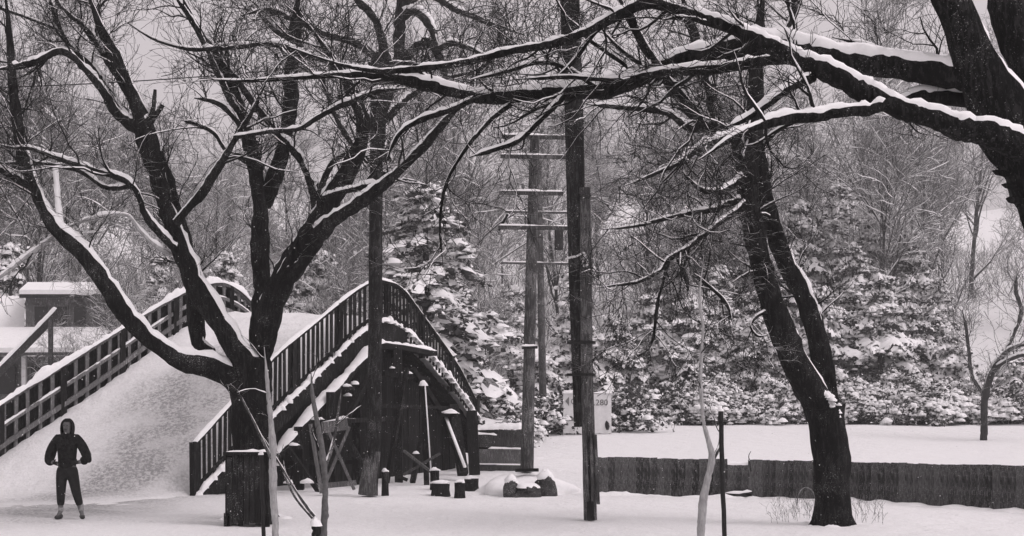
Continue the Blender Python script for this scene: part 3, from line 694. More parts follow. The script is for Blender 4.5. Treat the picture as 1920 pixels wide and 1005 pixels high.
T2.limb([(1330, 240, 15, .2), (1290, 238, 13, .2), (1250, 212, 12, .1), (1200, 205, 10, 0), (1150, 200, 8, -.1), (1100, 195, 6, -.2)], snow=1.2)
T2.limb([(1405, 235, 20, -.1), (1380, 250, 14, -.4), (1340, 266, 12, -.6), (1300, 285, 11, -.8), (1270, 308, 9, -1), (1230, 325, 7, -1.1), (1170, 350, 5, -1.2)], snow=1.5)
T2.limb([(1395, 330, 14, -.2), (1370, 350, 12, -.5), (1345, 362, 10, -.7), (1312, 355, 8, -.9), (1290, 335, 6, -1), (1275, 315, 4, -1.1)], snow=1.3)
T2.limb([(1398, 375, 14, -.2), (1360, 385, 11, -.5), (1330, 395, 9, -.7), (1290, 400, 8, -.9), (1240, 412, 7, -1.1), (1190, 425, 5, -1.2), (1130, 430, 4, -1.3)], snow=1.0)
T2.limb([(1400, 380, 13, -.3), (1360, 410, 12, -.7), (1320, 440, 11, -1), (1280, 470, 10, -1.3), (1250, 490, 9, -1.4), (1235, 510, 8, -1.5), (1190, 530, 7, -1.6), (1115, 540, 5, -1.8)], snow=.2)
T2.limb([(1255, 488, 7, -1.4), (1235, 560, 6, -1.5), (1225, 630, 5, -1.5), (1215, 660, 4, -1.5)], snow=.2)
T2.limb([(1270, 480, 8, -1.3), (1285, 520, 8, -1.3), (1290, 545, 4, -1.3)], 'stub', 0, 8, 1.5, .3)
T2.limb([(1300, 515, 6, -1.2), (1340, 545, 6, -1.3), (1365, 575, 5, -1.3), (1375, 610, 4, -1.4)], snow=.3)
T2.limb([(1448, 585, 8, -.3), (1425, 590, 7, -.5), (1408, 610, 6, -.6), (1420, 630, 5, -.7), (1440, 628, 4, -.7)], snow=.5)
T2.limb([(1420, 120, 14, .2), (1470, 60, 12, .4), (1490, 10, 10, .5), (1500, -40, 8, .6)], snow=.3)
T2.limb([(1560, 735, 16, .1), (1562, 712, 12, .1), (1558, 696, 7, .1)], 'stub', 0, 8, 1, 0)
sm = MB(); gq = np.random.default_rng(8)
for q in range(46):
    f_ = gq.uniform(0, .72); p = at(1546 + f_ * 34 + gq.uniform(-7, 5), 742 + f_ * 42 + gq.uniform(-12, 10), 23.7 - gq.uniform(.08, .2)); lump(sm, p, np.array([.055, .05, .05]) * gq.uniform(.5, 1.4), gq)
chunk(T2.t, 'crotch_snow', sm, M_SNOW)
T2.twigs(12, 1.15, 8, .65, 5, .34, up=.05, tmin=.3)

# big tree at the right edge with long snow-laden limbs
T3 = Tree('bare_tree', 'big dark tree at right edge with long horizontal snowy limbs', (2235, 1150), 14.0, seed=37)
T3.limb([(2240, 1190, 190), (2190, 1000, 160), (2110, 800, 145), (2030, 600, 132), (1968, 420, 124), (1932, 310, 126), (1887, 230, 108), (1842, 140, 82), (1811, 60, 72), (1768, -40, 70)], 'trunk', .55, 18, .7, 0)
T3.limb([(1965, 330, 60, .3), (1966, 250, 66, .4), (1944, 170, 70, .5), (1912, 80, 70, .6), (1884, 0, 66, .7), (1862, -60, 62, .7)], 'limb', .15, 14, .7, 0)
T3.limb([(1850, 150, 60), (1800, 145, 54, .1), (1740, 138, 46, .2), (1670, 126, 44, .3), (1600, 118, 44, .4), (1520, 104, 46, .5), (1450, 98, 44, .6), (1390, 94, 40, .7), (1320, 106, 36, .8), (1260, 122, 34, .9), (1200, 150, 32, 1), (1140, 168, 30, 1.1), (1060, 172, 26, 1.2), (990, 180, 24, 1.3), (920, 184, 24, 1.4), (870, 178, 24, 1.5), (810, 162, 22, 1.6), (750, 148, 18, 1.7), (690, 143, 14, 1.8), (620, 142, 11, 1.9), (540, 147, 9, 2), (450, 152, 7, 2.1), (390, 150, 5, 2.2), (320, 160, 3, 2.3)], 'limb', .85, 12, .8, .9)
T3.limb([(1925, 285, 52, -.25), (1860, 257, 42, -.35), (1790, 238, 38, -.4), (1720, 215, 35, -.4), (1660, 192, 33, -.4), (1600, 162, 34, -.3), (1540, 132, 32, -.3), (1480, 105, 28, -.2), (1420, 75, 26, -.2), (1350, 48, 24, -.1), (1280, 22, 21, 0), (1215, 6, 20, .1), (1160, 28, 18, .2), (1100, 62, 17, .3), (1040, 82, 15, .4), (960, 96, 14, .5), (880, 116, 13, .6), (800, 128, 12, .7), (720, 134, 11, .8), (650, 124, 10, .9), (590, 105, 8, 1), (540, 88, 7, 1.1)], 'limb', .75, 12, .8, .8)
T3.limb([(1660, 196, 22, -.5), (1620, 208, 22, -.6), (1560, 215, 20, -.7), (1490, 222, 20, -.8), (1440, 230, 17, -.9), (1405, 244, 13, -1), (1360, 268, 9, -1.1), (1310, 300, 6, -1.1)], snow=.9)
T3.limb([(1835, 190, 26, .3), (1770, 182, 22, .3), (1715, 186, 19, .3), (1680, 196, 12, .2)], snow=1.0)
T3.limb([(1800, 118, 14, .5), (1740, 108, 11, .6), (1680, 100, 9, .7), (1620, 84, 7, .8), (1560, 70, 5, .9)], snow=1.0)
T3.limb([(1525, 145, 16, -.3), (1480, 165, 14, -.4), (1440, 195, 13, -.5), (1400, 222, 10, -.5), (1360, 238, 7, -.6)], snow=1.1)
T3.limb([(1450, 112, 20, .5), (1380, 124, 18, .5), (1300, 134, 16, .5), (1230, 140, 13, .5), (1150, 150, 9, .6), (1060, 145, 7, .6), (960, 150, 6, .7)], snow=.9)
T3.limb([(1180, 20, 12, .2), (1195, 60, 13, .4), (1225, 110, 13, .6), (1265, 165, 14, .8), (1310, 215, 12, .9), (1330, 245, 8, 1)], snow=.3)
T3.limb([(890, 185, 13, 1.4), (850, 205, 12, 1.5), (790, 225, 10, 1.6), (750, 250, 8, 1.6), (725, 300, 6, 1.7)], snow=.8)
T3.limb([(1060, 178, 12, 1.1), (1020, 220, 10, 1.1), (975, 262, 9, 1.1), (930, 280, 8, 1.1), (880, 295, 6, 1.2)], snow=1.2)
T3.limb([(1120, 165, 9, 1), (1060, 128, 8, 1), (1010, 118, 7, 1), (950, 135, 6, 1), (880, 150, 5, 1)], snow=1.2)
T3.limb([(1180, 15, 9, .2), (1120, 60, 8, .4), (1080, 110, 7, .6), (1040, 150, 6, .8)], snow=.4)
T3.limb([(1150, 165, 8, 1), (1180, 130, 8, 1), (1140, 100, 7, 1.1), (1090, 60, 6, 1.1), (1090, 20, 5, 1.2)], snow=.6)
T3.limb([(960, 195, 9, 1.3), (920, 225, 8, 1.3), (870, 285, 7, 1.3), (835, 350, 6, 1.4), (825, 420, 5, 1.4), (830, 500, 4, 1.5)], snow=.3)
T3.limb([(1490, 95, 9, .4), (1490, 50, 8, .5), (1478, 10, 6, .6), (1470, -30, 5, .6)], snow=.2)
for x, y in ((1862, 322), (1880, 348), (1888, 375)):
    T3.limb([(x + 30, y + 4, 13, -.1), (x + 4, y, 10, -.15), (x - 2, y - 2, 7, -.15)], 'knob', 0, 8, .8, 0)
T3.twigs(10, .85, 6, .5, 5, .28, up=.2, tmin=.28, rmin=.003)

# bare tree rising behind the bridge, top centre of the picture
T4 = Tree('bare_tree', 'spreading bare tree behind the bridge hump, twisted boughs overhead', (708, 780), 43.0, seed=5)
T4.limb([(708, 800, 20), (706, 650, 19), (705, 500, 18), (706, 380, 18), (710, 280, 20), (724, 190, 23), (745, 110, 25), (752, 40, 25), (756, -30, 22)], 'trunk', .1, 10, 1, 0)
T4.limb([(735, 150, 20), (722, 100, 18, -.5), (712, 55, 16, -.8), (690, 20, 14, -1), (655, -10, 12, -1)], snow=.7)
T4.limb([(740, 170, 16), (700, 105, 14, -.6), (660, 78, 14, -1), (610, 66, 13, -1.3), (560, 40, 12, -1.5), (500, 20, 10, -1.7), (450, 30, 8, -1.9)], snow=.9)
T4.limb([(722, 300, 16), (690, 230, 16, -.5), (662, 170, 15, -.8), (630, 130, 13, -1), (570, 90, 12, -1.2), (520, 60, 10, -1.4), (470, 10, 8, -1.6)], snow=.7)
T4.limb([(745, 120, 18), (790, 80, 17, .3), (815, 90, 16, .5), (830, 125, 14, .7), (840, 160, 10, .8)], snow=.4)
T4.limb([(752, 30, 18), (780, 20, 18, -.3), (808, 50, 15, -.6), (822, 90, 13, -.8), (850, 80, 11, -1), (890, 95, 9, -1.2), (930, 120, 7, -1.4)], snow=.7)
T4.limb([(755, 5, 16), (800, -10, 14, .5), (860, 20, 12, .8), (910, 40, 10, 1), (970, 60, 8, 1.2)], snow=.7)
T4.limb([(725, 220, 15), (770, 180, 13, .6), (830, 150, 11, 1), (900, 130, 9, 1.3), (960, 70, 7, 1.5)], snow=.6)
T4.limb([(722, 330, 13), (680, 290, 12, .5), (640, 240, 11, .8), (615, 180, 10, 1), (600, 120, 8, 1.2)], snow=.5)
T4.twigs(8, 2.2, 6, 1.2, 5, .6, up=.3, tmin=.25, rmin=.007)

# tree with twisted boughs at the far right edge
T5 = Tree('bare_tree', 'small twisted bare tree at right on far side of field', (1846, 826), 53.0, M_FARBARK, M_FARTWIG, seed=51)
T5.limb([(1846, 832, 15), (1845, 790, 14), (1848, 745, 13), (1858, 705, 12), (1880, 668, 11, -.3), (1905, 650, 10, -.5), (1950, 640, 8, -.6)], 'trunk', .8, 10, 1, .6)
T5.limb([(1860, 700, 9), (1880, 680, 8, -.4), (1920, 665, 8, -.7), (1960, 668, 6, -.8)], snow=1)
T5.limb([(1882, 665, 9, .2), (1900, 625, 9, .4), (1915, 585, 9, .5), (1905, 545, 7, .6), (1908, 510, 5, .7)], snow=.7)
T5.limb([(1848, 745, 8), (1822, 700, 7, .4), (1815, 640, 6, .6), (1805, 580, 5, .8)], snow=.7)
T5.twigs(9, 1.8, 6, .9, 4, .5, up=.3, tmin=.2, rmin=.007)

def roots(T, px, py, w, n_, seed):
    g = np.random.default_rng(seed); b = at(px, py, T.Y); b[2] = g1(b[0], b[1]); rr = w / 2 / F * T.Y
    for k in range(n_):
        a = k / n_ * 6.283 + g.uniform(-.4, .4); d = np.array([math.cos(a), math.sin(a), 0]); t_ = np.linspace(0, 1, 7)
        P = b + d[None] * (rr * (.35 + t_ * g.uniform(1.0, 1.5)))[:, None]; P[:, 2] += .42 * (1 - t_) ** 2.2 - .09
        mb = MB(); mb.tubes(P, rr * np.linspace(.5, .14, 7), 8); chunk(T.t, 'root', mb, T.bark)
    sm = MB()
    for k in range(13):
        a = g.uniform(0, 6.283); q = rr * g.uniform(1.15, 1.6); lump(sm, b + np.array([math.cos(a) * q, math.sin(a) * q, -.03]), np.array([.16, .14, .06]) * g.uniform(.6, 1.3), g)
    chunk(T.t, 'base_snow', sm, M_SNOW)
roots(T2, 1561, 985, 72, 6, 3); roots(T1, 478, 975, 70, 6, 4)
# ------------------------------------------------------------------ saplings, stakes and posts in the foreground
def sapling(label, limbs, base, Y, seed, m=M_SAP, tw=True):
    t = Tree('sapling', label, base, Y, m, M_TWIG, 'sapling', seed)
    for i, l in enumerate(limbs):
        t.bark = m if i == 0 else M_BARK2; t.limb(l, 'stem' if i == 0 else 'branch', .3 if i else .2, 8, .8, .8)
    if tw: t.twigs(4, .5, 3, .3, 2, .2, up=.3, tmin=.5, rmin=.003)
    return t
sapling('thin pale crooked sapling left of the dark metal post', [[(1313, 1022, 15), (1316, 960, 14), (1324, 910, 14), (1336, 862, 13), (1328, 825, 10), (1318, 780, 8), (1314, 700, 7), (1318, 620, 6), (1312, 560, 5), (1320, 480, 4)], [(1338, 858, 8), (1350, 830, 6, .2), (1355, 760, 4, .3)]], (1313, 1022), 21.0, 61)
sapling('pale slender sapling rising past the dark trunk and bin', [[(517, 1025, 15), (514, 960, 14), (512, 890, 14), (511, 830, 13), (506, 770, 9), (500, 700, 7), (495, 650, 5)], [(512, 868, 6), (490, 820, 5, -.1), (465, 770, 4, -.2), (445, 730, 3, -.3)]], (517, 1025), 20.6, 62)
sapling('grey forked sapling tied low to a short stake', [[(606, 1018, 13), (609, 960, 12), (610, 900, 12), (604, 850, 13), (596, 800, 11), (588, 750, 8), (582, 690, 6)], [(604, 985, 5), (575, 950, 5, -.1), (545, 905, 4, -.2), (515, 855, 4, -.3), (480, 800, 3, -.3)], [(608, 880, 9), (622, 840, 8, .2), (632, 790, 6, .3), (640, 730, 4, .4)], [(600, 985, 6), (555, 935, 5, .3), (530, 885, 4, .3)]], (606, 1018), 21.2, 63, mat('grey_sapling', .12, .9, 12., .4, .3))
def rod(name, label, p0, p1, Y, w, mt, cat='post'):
    b = at(p0[0], p0[1], Y); b[2] = g1(b[0], b[1]) - .02; tp = at(p1[0], p1[1], Y)
    t = thing(name, label, cat, b)
    n_ = 9; P = b + (tp - b) * np.linspace(0, 1, n_)[:, None]; P[1:-1, 0] += rng.normal(0, w * .08, n_ - 2)
    mb = MB(); mb.tubes(P, np.full(n_, w / 2), 8); chunk(t, 'shaft', mb, mt)
    mb = MB(); lump(mb, tp, np.array([w * .7, w * .7, w * .9]), rng); chunk(t, 'snow_cap', mb, M_SNOW)
    return t
rod('metal_post', 'thin dark metal post beside the pale crooked sapling', (1359, 1018), (1351, 770), 21.0, .072, M_STEEL)
rod('metal_post', 'thin dark post standing in front of the wooden bin', (495, 1018), (490, 852), 20.8, .062, M_STEEL)
rod('wooden_stake', 'short dark stake at the foot of the grey forked sapling', (594, 1020), (592, 984), 20.9, .13, M_WOOD, 'stake')

# wooden litter bin
bn = thing('litter_bin', 'dark boarded wooden bin with snow on its lid beneath the tree', 'bin', at(468, 982, 23.6))
bw_, bd = .67, .55
c0 = at(468, 985, 23.6); c0[2] = g1(c0[0], c0[1])
g = np.random.default_rng(3)
for k in range(7):
    x = c0[0] - bw_ / 2 + (k + .5) * bw_ / 7
    for yy in (-bd / 2, bd / 2):
        mb = MB(); mb.box((x, c0[1] + yy, c0[2] + .63 + g.uniform(-.04, .02)), (bw_ / 7 - .008, .03, 1.16)); chunk(bn, 'slat', mb, M_WOOD, False)
for k in range(5):
    y = c0[1] - bd / 2 + .03 + (k + .5) * (bd - .06) / 5
    for xx in (-bw_ / 2, bw_ / 2):
        mb = MB(); mb.box((c0[0] + xx + (.016 if xx > 0 else -.016), y, c0[2] + .63 + g.uniform(-.03, .02)), (.03, (bd - .06) / 5 - .008, 1.16)); chunk(bn, 'slat', mb, M_WOOD, False)
for xx in (-.33, .33):
    for yy in (-.24, .24):
        mb = MB(); mb.box((c0[0] + xx, c0[1] + yy, c0[2] + .10), (.1, .1, .26)); chunk(bn, 'leg', mb, M_WOOD, False)
mb = MB(); mb.box((c0[0], c0[1], c0[2] + 1.235), (bw_ + .1, bd + .12, .05)); chunk(bn, 'lid', mb, M_WOOD, False)
sr = snow_ridge(np.array([[c0[0] - bw_ / 2 - .02, c0[1], c0[2] + 1.262], [c0[0], c0[1], c0[2] + 1.262], [c0[0] + bw_ / 2, c0[1], c0[2] + 1.262]]), bd + .05, .06, 17)
chunk(bn, 'lid_snow', sr, M_SNOW)

# ------------------------------------------------------------------ utility poles
def pole_tube(t, name, pts, Y, w0, w1, mt, k=14, seed=0):
    P = np.array([at(x, y, Y) for x, y in pts]); P, fr = resample(P, .35)
    g = np.random.default_rng(seed)
    R = (w0 + (w1 - w0) * fr) / 2 * g.uniform(.97, 1.03, len(P))
    mb = MB(); mb.tubes(P, R, k, ref=(0, 1, 0)); return chunk(t, name, mb, mt)
p1 = thing('utility_pole', 'tall dark timber pole spliced to a stub post, centre right', 'pole', at(1106, 975, 24.8))
pole_tube(p1, 'shaft', [(1092, 800), (1083, 520), (1076, 200), (1066, -60)], 24.8, .30, .36, M_POLE, 14, 1)
pole_tube(p1, 'stub_post', [(1107, 975), (1103, 800), (1099, 600), (1097, 352)], 24.62, .24, .19, M_POLE2, 12, 2)
for x0, x1, yt, w in ((1096, 1103, 812, .13), (1120, 1122, 815, .15), (1108, 1112, 822, .13)):
    mb = MB(); a = at(x1, 958 if x1 != 1122 else 945, 24.45); b = at(x0 if x0 != 1120 else 1116, yt, 24.45); mb.bar(a, b, w, .05); chunk(p1, 'splint_board', mb, M_POLE2, False)
mb = MB(); mb.bar(at(1108, 975, 24.4), at(1106, 940, 24.4), .22, .12); chunk(p1, 'base_block', mb, M_WOOD, False)
for y in (640, 700):
    mb = MB(); mb.tubes(np.array([at(1090, y, 24.7), at(1090, y + 5, 24.7)]), np.array([.26, .26]), 14); chunk(p1, 'binding_band', mb, M_STEEL)
# white looped cable on the pole
P = catmull([at(*q) for q in ((1060, 486, 24.3), (1072, 482, 24.3), (1082, 480, 24.3), (1095, 474, 24.3), (1100, 486, 24.3), (1102, 496, 24.3), (1093, 497, 24.3), (1096, 478, 24.3))], 5)
mb = MB(); mb.tubes(P, np.full(len(P), .018), 6); chunk(p1, 'cable_loop', mb, M_PORC)

p2 = thing('utility_pole', 'straight dark pole in front of the bridge boards', 'pole', at(692, 925, 30.6))
pole_tube(p2, 'shaft', [(694, 926), (702, 800), (704, 500), (706, 240), (707, 112)], 30.6, .33, .27, M_POLE, 14, 3)
P = np.array([at(690, 928, 30.6), at(692, 900, 30.6), at(697, 868, 30.6), at(701, 845, 30.6)])
mb = MB(); mb.tubes(P, np.array([.22, .2, .175, .155]), 12); chunk(p2, 'flared_base', mb, M_POLE2)
mb = MB(); mb.bar(at(692, 122, 30.45), at(812, 124, 30.45), .1, .11); chunk(p2, 'crossarm', mb, M_POLE, False)
def insulator(t, p, mt=M_STEEL, r=.07, h=.17):
    Q = np.array([p, p + Z * h * .35, p + Z * h * .4, p + Z * h * .8, p + Z * h])
    mb = MB(); mb.tubes(Q, np.array([r * .4, r * .4, r, r * .8, r * .35]), 8); return chunk(t, 'insulator', mb, mt)
for x in (708, 764, 795): insulator(p2, at(x, 118, 30.45), M_STEEL, .1, .24)
for xa in (730,):
    mb = MB(); mb.bar(at(708, 165, 30.45), at(770, 125, 30.45), .04, .03); chunk(p2, 'arm_brace', mb, M_POLE, False)

def telegraph(label, pts, Y, w0, w1, arms, group):
    t = thing('telegraph_pole', label, 'pole', at(pts[0][0], pts[0][1], Y), group)
    pole_tube(t, 'shaft', pts, Y, w0, w1, M_POLE2, 12, 5)
    xs_ = [p[0] for p in pts][::-1]; ys_ = [p[1] for p in pts][::-1]
    for y, xa, xb in arms:
        a, b = at(xa, y, Y - w0 * .75), at(xb, y + 2, Y - w0 * .75)
        mb = MB(); mb.bar(a, b, .08, .085); o = chunk(t, 'crossarm', mb, M_POLE2, False)
        chunk(t, 'crossarm_snow', snow_ridge(np.vstack([a, (a + b) / 2, b]) + Z * .042, .085, .03, int(y)), M_SNOW)
        k = 4
        for q in range(k):
            fr = (q + .5) / k
            insulator(t, a + (b - a) * fr + Z * .06, M_GREYWOOD, .04, .14)
    return t
telegraph('front telegraph pole with snowy crossarms rising from the rock mound', [(988, 884), (993, 640), (998, 430), (1003, 250)], 31.6, .30, .22, [(256, 940, 1062), (293, 938, 1064), (361, 936, 1056), (426, 934, 1072)], 'telegraph poles')
mb = MB(); mb.bar(at(966, 882, 31.3), at(1010, 881, 31.3), .12, .07)
chunk(bpy.data.objects['telegraph_pole'], 'base_plank', mb, M_WOOD, False)
mb = MB(); mb.bar(at(935, 432, 31.4), at(952, 402, 31.4), .06, .05); chunk(bpy.data.objects['telegraph_pole'], 'arm_brace', mb, M_POLE, False)
mb = MB(); mb.bar(at(978, 652, 31.35), at(1008, 651, 31.35), .1, .06); chunk(bpy.data.objects['telegraph_pole'], 'step', mb, M_POLE, False)
chunk(bpy.data.objects['telegraph_pole'], 'step_snow', snow_ridge(np.array([at(978, 649, 31.35), at(993, 649, 31.35), at(1008, 648, 31.35)]), .11, .04, 77), M_SNOW)
tp = telegraph('farther thinner telegraph pole just right of the front one', [(1019, 806), (1016, 640), (1012, 430), (1010, 300)], 60.0, .34, .26, [(397, 948, 1070), (493, 936, 1086)], 'telegraph poles')
mb = MB(); P = np.array([at(1048, 425, 59.6), at(1048, 468, 59.6)]); mb.tubes(P, np.array([.2, .2]), 10); chunk(tp, 'hanging_can', mb, M_POLE)

def wire(label, a, b, sag, r=.012):
    n_ = 30; t_ = np.linspace(0, 1, n_)[:, None]
    P = np.array(a) + (np.array(b) - np.array(a)) * t_; P[:, 2] -= (4 * sag * t_ * (1 - t_))[:, 0]
    mb = MB(); mb.tubes(P, np.full(n_, r), 5); o = mb.build('overhead_wire', M_STEEL); tag(o, label, 'wire'); return o
wire('thin overhead wire running left from the straight dark pole', at(708, 112, 30.45), at(-500, 165, 30.0), .25)

# ------------------------------------------------------------------ rocks round the front telegraph pole
def rock(name, label, px, py, Y, r, seed, cat='rock', group=None):
    g = np.random.default_rng(seed)
    c = at(px, py, Y); c[2] = g1(c[0], c[1])
    t = thing(name, label, cat, c, group)
    k, rows = 12, 7; v = []
    for i in range(rows):
        ph = -.3 + (math.pi / 2 + .3) * i / (rows - 1)
        for a in range(k):
            th = a / k * 2 * math.pi; q = g.uniform(.78, 1.12)
            v.append([math.cos(th) * math.cos(ph) * r[0] * q, math.sin(th) * math.cos(ph) * r[1] * q, math.sin(ph) * r[2] * g.uniform(.85, 1.1)])
    f = [[i * k + a, i * k + (a + 1) % k, (i + 1) * k + (a + 1) % k, (i + 1) * k + a] for i in range(rows - 1) for a in range(k)]
    mb = MB(); mb.add(np.array(v) + c, f); chunk(t, 'stone', mb, M_ROCK, False)
    mb = MB(); lump(mb, c + np.array([0, .05, r[2] * .78]), np.array([r[0] * .8, r[1] * .8, r[2] * .38]), g); chunk(t, 'snow_cap', mb, M_SNOW)
    return t
mb = MB(); c = at(985, 930, 31.7); c[2] = -.05
k, rows = 28, 8; v = []
for i in range(rows):
    ph = math.pi / 2 * i / (rows - 1)
    for a in range(k):
        th = a / k * 2 * math.pi; q = 1 + .12 * math.sin(3 * th + i) + .06 * math.sin(7 * th)
        v.append([math.cos(th) * math.cos(ph) ** 1.3 * 1.15 * q, math.sin(th) * math.cos(ph) ** 1.3 * 1.0 * q, .54 * math.sin(ph)])
mb.add(np.array(v) + c, [[i * k + a, i * k + (a + 1) % k, (i + 1) * k + (a + 1) % k, (i + 1) * k + a] for i in range(rows - 1) for a in range(k)])
mb.build('snow_mound', M_SNOW, None, True, 'structure')
rock('boulder', 'leftmost dark boulder at the foot of the front telegraph pole', 958, 930, 30.55, (.2, .25, .42), 1)
rock('boulder', 'low dark boulder in the middle below the front telegraph pole', 990, 932, 30.45, (.34, .25, .26), 2)
rock('boulder', 'rightmost tilted boulder below the front telegraph pole', 1022, 926, 30.8, (.26, .25, .5), 3)

# ------------------------------------------------------------------ white notice board
sg = thing('notice_board', 'white two-panel notice board with faint lettering capped with snow', 'sign', at(1102, 814, 56))
SY = 56.0
for x0, x1 in ((1056, 1098), (1104, 1146)):
    a, b = at(x0, 738, SY), at(x1, 812, SY)
    mb = MB(); mb.box((a + b) / 2, (abs(b[0] - a[0]), .12, abs(a[2] - b[2]))); chunk(sg, 'panel', mb, M_PAINT, False)
for x in (1058, 1101, 1144):
    mb = MB(); mb.bar(at(x, 828, SY + .12), at(x, 738, SY + .12), .1, .1); chunk(sg, 'post', mb, M_PAINT, False)
chunk(sg, 'board_snow', snow_ridge(np.vstack([at(1054, 737, SY), at(1100, 737, SY), at(1148, 737, SY)]), .22, .10, 5), M_SNOW)
def text(body, px, py, Y, size, mt, parent, sx=1.0):
    cu = bpy.data.curves.new('lettering', 'FONT'); cu.body = body; cu.size = size; cu.extrude = .004; cu.align_x = 'LEFT'
    cu.materials.append(mt)
    o = bpy.data.objects.new('lettering', cu); C.objects.link(o); o.location = tuple(at(px, py, Y)); o.rotation_euler = (math.radians(90), 0, 0); o.scale = (sx, 1, 1)
    me = bpy.data.meshes.new_from_object(o); bpy.data.objects.remove(o)
    q = bpy.data.objects.new('lettering', me); C.objects.link(q); q.location = tuple(at(px, py, Y)); q.rotation_euler = (math.radians(90), 0, 0); q.scale = (sx, 1, 1)
    return place(q, parent)
FY = SY - .075
text('CON', 1070, 758, FY, .34, M_INK, sg, .95)
text('.280', 1113, 760, FY, .34, M_INK, sg, 1.0)
mb = MB(); p = at(1060, 752, FY)
mb.add(np.array([[0, 0, 0], [.15, 0, .18], [.15, 0, -.2], [0, -.01, 0], [.15, -.01, .18], [.15, -.01, -.2]]) + p, [[3, 5, 4], [0, 1, 2]]); mb.add(np.array([[0, 0, 0], [.15, 0, .18], [.15, 0, -.2], [0, -.01, 0], [.15, -.01, .18], [.15, -.01, -.2]]) + p, [[0, 3, 4, 1], [1, 4, 5, 2], [2, 5, 3, 0]])
chunk(sg, 'arrow_mark', mb, M_INK, False)
mb = MB(); mb.box(at(1069, 786, FY), (.36, .012, .14)); chunk(sg, 'faded_line', mb, M_PLASTER, False)
mb = MB(); P = np.array([at(1139, 806, FY), at(1139, 800, FY), at(1138, 794, FY), at(1137, 789, FY)]); mb.tubes(P, np.array([.05, .09, .08, .02]), 8); chunk(sg, 'teardrop_mark', mb, M_STEEL)  # dark teardrop mark on the right panel, modelled as a small knob

# ------------------------------------------------------------------ snow-roofed building on the left
bd_ = thing('pavilion', 'snow roofed low building behind the left bridge railing', 'building', at(90, 760, 47))
BY = 47.0
def pbox(name, x0, y0, x1, y1, Y, depth, mt, dy=0):
    a, b = at(x0, y0, Y), at(x1, y1, Y)
    mb = MB(); mb.box(((a[0] + b[0]) / 2, Y + depth / 2 + dy, (a[2] + b[2]) / 2), (abs(b[0] - a[0]), depth, abs(a[2] - b[2]))); return chunk(bd_, name, mb, mt, False)
pbox('wall', -60, 668, 250, 860, BY + .6, .3, M_GREYWOOD)
for x0, x1 in ((-30, 32), (55, 100), (112, 150), (165, 205)):
    o = pbox('window', x0, 684, x1, 742, BY + .54, .08, M_GREYWOOD)
    a, b = at(x0 + 3, 687, BY + .5), at(x1 - 3, 739, BY + .5)
    mb = MB(); mb.box(((a[0] + b[0]) / 2, BY + .5, (a[2] + b[2]) / 2), (b[0] - a[0], .05, a[2] - b[2])); q = mb.build('pane', M_GLASS, None, False); q.parent = o
for x in (44, 158, 225, -50):
    pbox('porch_post', x - 4, 668, x + 4, 860, BY - .3, .14, M_PAINT)
# porch roof slope with snow
a0, a1 = at(-70, 662, BY - .8), at(252, 660, BY - .8); b0, b1 = at(-50, 622, BY + 1.2), at(235, 622, BY + 1.2)
def slab(v4, th, name, mt, par):
    v4 = np.array(v4); m_ = MB(); m_.add(np.vstack([v4, v4 - Z * th]), [[0, 1, 2, 3], [7, 6, 5, 4], [0, 4, 5, 1], [1, 5, 6, 2], [2, 6, 7, 3], [3, 7, 4, 0]]); return chunk(par, name, m_, mt, False)
slab([a0, a1, b1, b0], .1, 'porch_roof', M_WOOD2, bd_)
slab([v + Z * .17 for v in (a0, a1, b1, b0)], .16, 'roof_snow', M_SNOW, bd_)
pbox('upper_wall', 48, 545, 215, 640, BY + 1.3, .3, M_GREYWOOD)
for x0, x1 in ((62, 92), (100, 128), (136, 164), (172, 204)):
    o = pbox('window', x0, 572, x1, 612, BY + 1.24, .08, M_GREYWOOD)
    a, b = at(x0 + 3, 575, BY + 1.2), at(x1 - 3, 609, BY + 1.2)
    mb = MB(); mb.box(((a[0] + b[0]) / 2, BY + 1.2, (a[2] + b[2]) / 2), (b[0] - a[0], .05, a[2] - b[2])); q = mb.build('pane', M_GLASS, None, False); q.parent = o
slab([at(36, 552, BY + .9), at(226, 552, BY + .9), at(210, 537, BY + 4), at(52, 537, BY + 4)], .12, 'upper_roof', M_WOOD2, bd_)
slab([v + Z * .16 for v in (at(36, 552, BY + .9), at(226, 552, BY + .9), at(210, 537, BY + 4), at(52, 537, BY + 4))], .15, 'upper_roof_snow', M_SNOW, bd_)
slab([at(-120, 655, BY + .7), at(46, 655, BY + .7), at(46, 555, BY + 4), at(-60, 555, BY + 4)], .2, 'side_roof_snow', M_SNOW, bd_)
dr = thing('handrail', 'dark slanting handrail rising behind the left bridge railing', 'handrail', at(20, 700, 42))
mb = MB(); mb.bar(at(-40, 735, 42), at(105, 588, 43.5), .14, .26); chunk(dr, 'rail', mb, M_WOOD2, False)
chunk(dr, 'rail_snow', snow_ridge(np.vstack([at(-40, 725, 42), at(30, 655, 42.7), at(105, 578, 43.5)]), .15, .07, 91), M_SNOW)
for x, y in ((-10, 705), (95, 598)):
    p = at(x, y, 42.9); mb = MB(); mb.bar((p[0], p[1], g1(p[0], p[1])), p, .12, .12); chunk(dr, 'post', mb, M_WOOD2, False)

